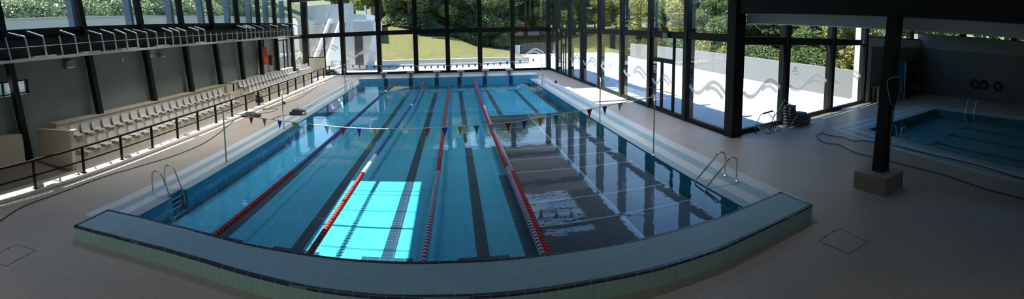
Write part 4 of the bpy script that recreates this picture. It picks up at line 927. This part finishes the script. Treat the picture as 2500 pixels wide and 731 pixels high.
# trees
def leafcloud(n, blobs, size, seed, up=.5):
    rnd = random.Random(seed); mb = MB(); tot = sum(b[3] * b[4] for b in blobs)
    for (cx, cy, cz, rx_, rz_) in blobs:
        k = int(n * rx_ * rz_ / tot)
        for _ in range(k):
            while True:
                u = Vector((rnd.uniform(-1, 1), rnd.uniform(-1, 1), rnd.uniform(-1, 1)))
                if .25 < u.length < 1: break
            u = u.normalized() * (u.length ** .45)
            p = Vector((cx + u.x * rx_, cy + u.y * rx_, cz + u.z * rz_))
            nn = (u + Vector((rnd.uniform(-1, 1), rnd.uniform(-1, 1), rnd.uniform(-1, 1) + up))).normalized()
            a = nn.orthogonal().normalized(); b = nn.cross(a); t = rnd.uniform(0, 6.28); a, b = a * math.cos(t) + b * math.sin(t), b * math.cos(t) - a * math.sin(t)
            s = size * rnd.uniform(.6, 1.3)
            mb.add([p - a * s, p - b * s * .5 + nn * s * .1, p + a * s, p + b * s * .5 + nn * s * .1], [(0, 1, 2, 3)])
    return mb
def trunk_mb(h, seed):
    rnd = random.Random(seed); mb = MB(); P = [(0, 0, -.5), (rnd.uniform(-.1, .1), rnd.uniform(-.1, .1), h * .3), (rnd.uniform(-.3, .3), rnd.uniform(-.3, .3), h * .6), (rnd.uniform(-.5, .5), rnd.uniform(-.4, .4), h * .9)]
    mb.tube(P, [.2, .16, .1, .03], 7)
    for k in range(7):
        z = h * rnd.uniform(.25, .7); a = rnd.uniform(0, 6.28); L = h * rnd.uniform(.15, .3)
        mb.tube([(0, 0, z), (L * .5 * math.cos(a), L * .5 * math.sin(a), z + L * .35), (L * math.cos(a), L * math.sin(a), z + L * .9)], [.08, .05, .015], 5)
    return mb
def proto(kind, seed, mat_, tall, n=5200, size=.2):
    rnd = random.Random(seed)
    if kind == 'tree': bl = [(rnd.uniform(-1.6, 1.6), rnd.uniform(-1.6, 1.6), tall * rnd.uniform(.32, .92), rnd.uniform(1.0, 1.9), rnd.uniform(.8, 1.5)) for _ in range(13)]
    elif kind == 'fir': bl = [(rnd.uniform(-.3, .3), rnd.uniform(-.3, .3), tall * (.12 + .085 * k), 2.2 * (1 - k / 11.5), .55) for k in range(10)]
    else: bl = [(rnd.uniform(-1.0, 1.0), rnd.uniform(-.8, .8), rnd.uniform(.3, 1.4), rnd.uniform(.7, 1.1), rnd.uniform(.5, .9)) for _ in range(6)]
    return leafcloud(n, bl, size, seed).mesh('foliage_' + kind, mat_), (trunk_mb(tall, seed).mesh('trunk', bark, True) if kind != 'bush' else trunk_mb(1.5, seed).mesh('stem', bark, True))
PR = {}
for i, m in enumerate(leaf_m[:4]):
    PR['tree', i] = proto('tree', 11 + i, m, 9.0, 15000, .125); PR['bush', i] = proto('bush', 31 + i, m, 2, 5000, .085)
PR['fir', 2] = proto('fir', 51, leaf_m[2], 10.0, 10000, .15); PR['fir', 1] = proto('fir', 52, leaf_m[1], 10.0, 10000, .15)
def plant(kind, mi, x, y, z, s, label, group):
    f, t = PR[kind, mi]; r = thing({'tree': 'tree', 'fir': 'fir_tree', 'bush': 'bush'}[kind], label, {'tree': 'tree', 'fir': 'fir tree', 'bush': 'bush'}[kind], (x, y, z), group)
    a = link('crown', f, r); b = link('trunk' if kind != 'bush' else 'stem', t, r)
    r.rotation_euler = (0, 0, random.uniform(0, 6.28)); r.scale = (s * random.uniform(.9, 1.1), s * random.uniform(.9, 1.1), s * random.uniform(.9, 1.15))
KW = ['pale green leafy', 'mid green leafy', 'dark green leafy', 'yellow green leafy']
rt = random.Random(5)
for row, (y0, n, xa, xb, s) in enumerate(((60.5, 9, -9, 9, .85), (66, 10, -14, 14, 1.15), (73, 11, -22, 26, 1.4))):
    for k in range(n):
        x = xa + (xb - xa) * (k + rt.uniform(.2, .8)) / n; y = y0 + rt.uniform(-1.5, 1.5); mi = rt.choice([1, 1, 2, 0, 2, 1]); kind = 'fir' if mi in (1, 2) and rt.random() < .15 else 'tree'
        plant(kind, mi, x, y, (terr(x, y) if x > -8.4 else 5.1) - .1, s * rt.uniform(.85, 1.2), ('%s tree in the wood above the lawn beyond the far glazing' % KW[mi]) if kind == 'tree' else 'dark fir in the wood above the lawn beyond the far glazing', '%s %s trees above the lawn' % (KW[mi], kind))
for k in range(16):
    x = -9 + 17 * (k + rt.random()) / 16; y = 58.5 + rt.uniform(-.6, 2.5); mi = rt.choice([2, 2, 1, 0]); plant('bush', mi, x, y, terr(x, y) - .1, rt.uniform(.8, 1.5), '%s bush at the upper edge of the lawn' % KW[mi], '%s bushes at the lawn edge' % KW[mi])
for k in range(22):
    x = 26.2 + rt.uniform(0, 2.5); y = 18.5 + 39 * (k + rt.random()) / 22; mi = rt.choice([2, 1, 0, 3, 2]); kind = 'fir' if mi in (1, 2) and rt.random() < .35 else 'tree'
    plant(kind, mi, x, y, .8, rt.uniform(.75, 1.1), ('%s tree behind the white garden wall' % KW[mi]) if kind == 'tree' else '%s fir behind the white garden wall' % KW[mi].split(' leafy')[0], '%s %s trees behind the garden wall' % (KW[mi], kind))
for k in range(18):
    x = 33 + rt.uniform(0, 4); y = 4 + 60 * (k + rt.random()) / 18; mi = rt.choice([1, 0, 2, 1]); plant('tree', mi, x, y, 1.5, rt.uniform(1.1, 1.5), '%s tree deeper in the wood past the white garden wall' % KW[mi], '%s trees deep behind the garden wall' % KW[mi])
for k in range(24):
    x = 25.6 + rt.uniform(0, 1.2); y = 16.0 + 38 * (k + rt.random()) / 24; mi = rt.choice([2, 2, 1, 3]); plant('bush', mi, x, y, .9, rt.uniform(.8, 1.2), '%s bush just behind the white garden wall' % KW[mi], '%s bushes behind the garden wall' % KW[mi])
for k in range(12):
    x = 12 + 16 * (k + rt.random()) / 12; y = 64 + rt.uniform(0, 5); mi = rt.choice([1, 2, 0, 3]); plant('tree', mi, x, y, terr(x, y) - .1, rt.uniform(.7, 1.1), '%s tree on the grass bank past the terrace' % KW[mi], '%s trees on the grass bank' % KW[mi])
for k in range(14):
    x = -23.5 - rt.uniform(0, 5); y = 2 + 60 * (k + rt.random()) / 14; mi = rt.choice([1, 2, 0, 1]); plant('tree', mi, x, y, 7.2, rt.uniform(.8, 1.2), '%s tree above the hedge bank outside the upper windows' % KW[mi], '%s trees above the hedge bank' % KW[mi])
hb = random.Random(3); mb = MB()
for _ in range(70000):
    y = hb.uniform(-2, 46); t = hb.random(); x = -18.5 - t * 4.5; z = 5.75 + t * 3.6 + hb.uniform(0, .9) + .3 * math.sin(y * 1.7) * math.sin(t * 5); nn = Vector((hb.uniform(-.3, 1.2), hb.uniform(-.8, .8), hb.uniform(0, 1.3))).normalized(); a = nn.orthogonal().normalized(); b = nn.cross(a); q = hb.uniform(0, 6.28); a, b = a * math.cos(q) + b * math.sin(q), b * math.cos(q) - a * math.sin(q); s = hb.uniform(.045, .12); p = Vector((x, y, z))
    mb.add([p - a * s, p - b * s * .6, p + a * s, p + b * s * .6], [(0, 1, 2, 3)])
solo('hedge', mb, leaf_m[4], 'dense pale ivy hedge on the bank above the retaining wall', 'hedge', kind='stuff')

# ================================================================== LIGHT, SKY, CAMERA
w = bpy.data.worlds.new('sky'); SC.world = w; w.use_nodes = True; nt = w.node_tree; nt.nodes.clear()
out = nt.nodes.new('ShaderNodeOutputWorld'); bg = nt.nodes.new('ShaderNodeBackground')
tc = nt.nodes.new('ShaderNodeTexCoord'); sx = nt.nodes.new('ShaderNodeSeparateXYZ'); cr = nt.nodes.new('ShaderNodeValToRGB')
nt.links.new(tc.outputs['Generated'], sx.inputs[0]); nt.links.new(sx.outputs['Z'], cr.inputs[0])
cr.color_ramp.elements[0].position = 0.0; cr.color_ramp.elements[0].color = (.8, .92, 1.0, 1); cr.color_ramp.elements[1].position = .5; cr.color_ramp.elements[1].color = (.15, .35, .88, 1)
e_ = cr.color_ramp.elements.new(.2); e_.color = (.46, .66, 1.0, 1)
nt.links.new(cr.outputs[0], bg.inputs[0]); nt.links.new(bg.outputs[0], out.inputs[0]); bg.inputs[1].default_value = SKY_S = 2.7
sd = bpy.data.lights.new('sun', 'SUN'); sd.energy = SUN_E = 17.0; sd.angle = math.radians(.53); sd.color = (1, .96, .9)
UP = 12; DOWN = 72
for ux in (-9.0, -2.5, 4.0):
    for uy in (11.2, 18.0, 24.6, 31.2):
        al = bpy.data.lights.new('ceiling_fill', 'AREA'); al.shape = 'RECTANGLE'; al.size = 5; al.size_y = 4.5; al.energy = UP * (.55 if uy < 12 else 1); al.color = (1, .96, .92)  # unseen upward fill added to brighten the ceiling and bounce light down
        ao = bpy.data.objects.new('ceiling_fill', al); COL.objects.link(ao); ao.location = (ux, uy, 5.3); ao.rotation_euler = (math.pi, 0, 0)
for ux in (-10.2, -6.6, -2.2, 2.2, 6.6):
    for uy in (9.5, 14.2, 19.0, 24.0, 29.0, 34.0):
        al = bpy.data.lights.new('ceiling_lamp', 'AREA'); al.shape = 'RECTANGLE'; al.size = 1.2; al.size_y = .6; al.energy = DOWN * (.35 if uy < 10 else 1) * {-10.2: 1.5, 6.6: .9}.get(ux, .42); al.color = (1, .95, .84); al.spread = math.radians(95)
        ao = bpy.data.objects.new('ceiling_lamp', al); COL.objects.link(ao); ao.location = (ux, uy, 6.5)
for ux in (15.0, 22.0):
    al = bpy.data.lights.new('wing_fill', 'AREA'); al.shape = 'RECTANGLE'; al.size = 3; al.size_y = 3; al.energy = 14; al.color = (.8, 1, .9)  # unseen fill added to lift the dark wing
    ao = bpy.data.objects.new('wing_fill', al); COL.objects.link(ao); ao.location = (ux, 6, 4.7); ao.rotation_euler = (math.pi, 0, 0)
for gx_, gw in ((-9, 48), (-2.5, 38), (4, 14)):
    al = bpy.data.lights.new('near_fill', 'AREA'); al.shape = 'RECTANGLE'; al.size = 3; al.size_y = .5; al.energy = gw; al.color = (1, .97, .8)  # unseen fill added behind the viewer for the platform front and near floor
    ao = bpy.data.objects.new('near_fill', al); COL.objects.link(ao); ao.location = (gx_, -.9, 5.2); ao.rotation_euler = (math.radians(30), 0, 0); al.spread = math.radians(115)
so = bpy.data.objects.new('sun', sd); COL.objects.link(so); so.rotation_euler = Vector((SUNX, SUNY, -1)).to_track_quat('-Z', 'Y').to_euler()
cd = bpy.data.cameras.new('camera'); cd.type = 'PANO'; cd.panorama_type = 'CENTRAL_CYLINDRICAL'
cd.central_cylindrical_range_u_min = -1250 / FPX; cd.central_cylindrical_range_u_max = 1250 / FPX
cd.central_cylindrical_range_v_min = (V0 - 731) / FPX; cd.central_cylindrical_range_v_max = V0 / FPX; cd.central_cylindrical_radius = 1
cd.clip_start = .05; cd.clip_end = 500
co = bpy.data.objects.new('camera', cd); COL.objects.link(co)
R3 = Matrix((RM.col[0], RM.col[2], -RM.col[1])).transposed()
co.matrix_world = Matrix.Translation(CP) @ R3.to_4x4(); SC.camera = co
vs_ = SC.view_settings; vs_.view_transform = 'Standard'; vs_.look = 'None'; vs_.gamma = 1; vs_.use_curve_mapping = False; vs_.exposure = 0.18
cy = SC.cycles; cy.transparent_max_bounces = 32; cy.max_bounces = 10; cy.diffuse_bounces = 5; cy.glossy_bounces = 4; cy.caustics_reflective = False; cy.caustics_refractive = False; cy.sample_clamp_indirect = 8
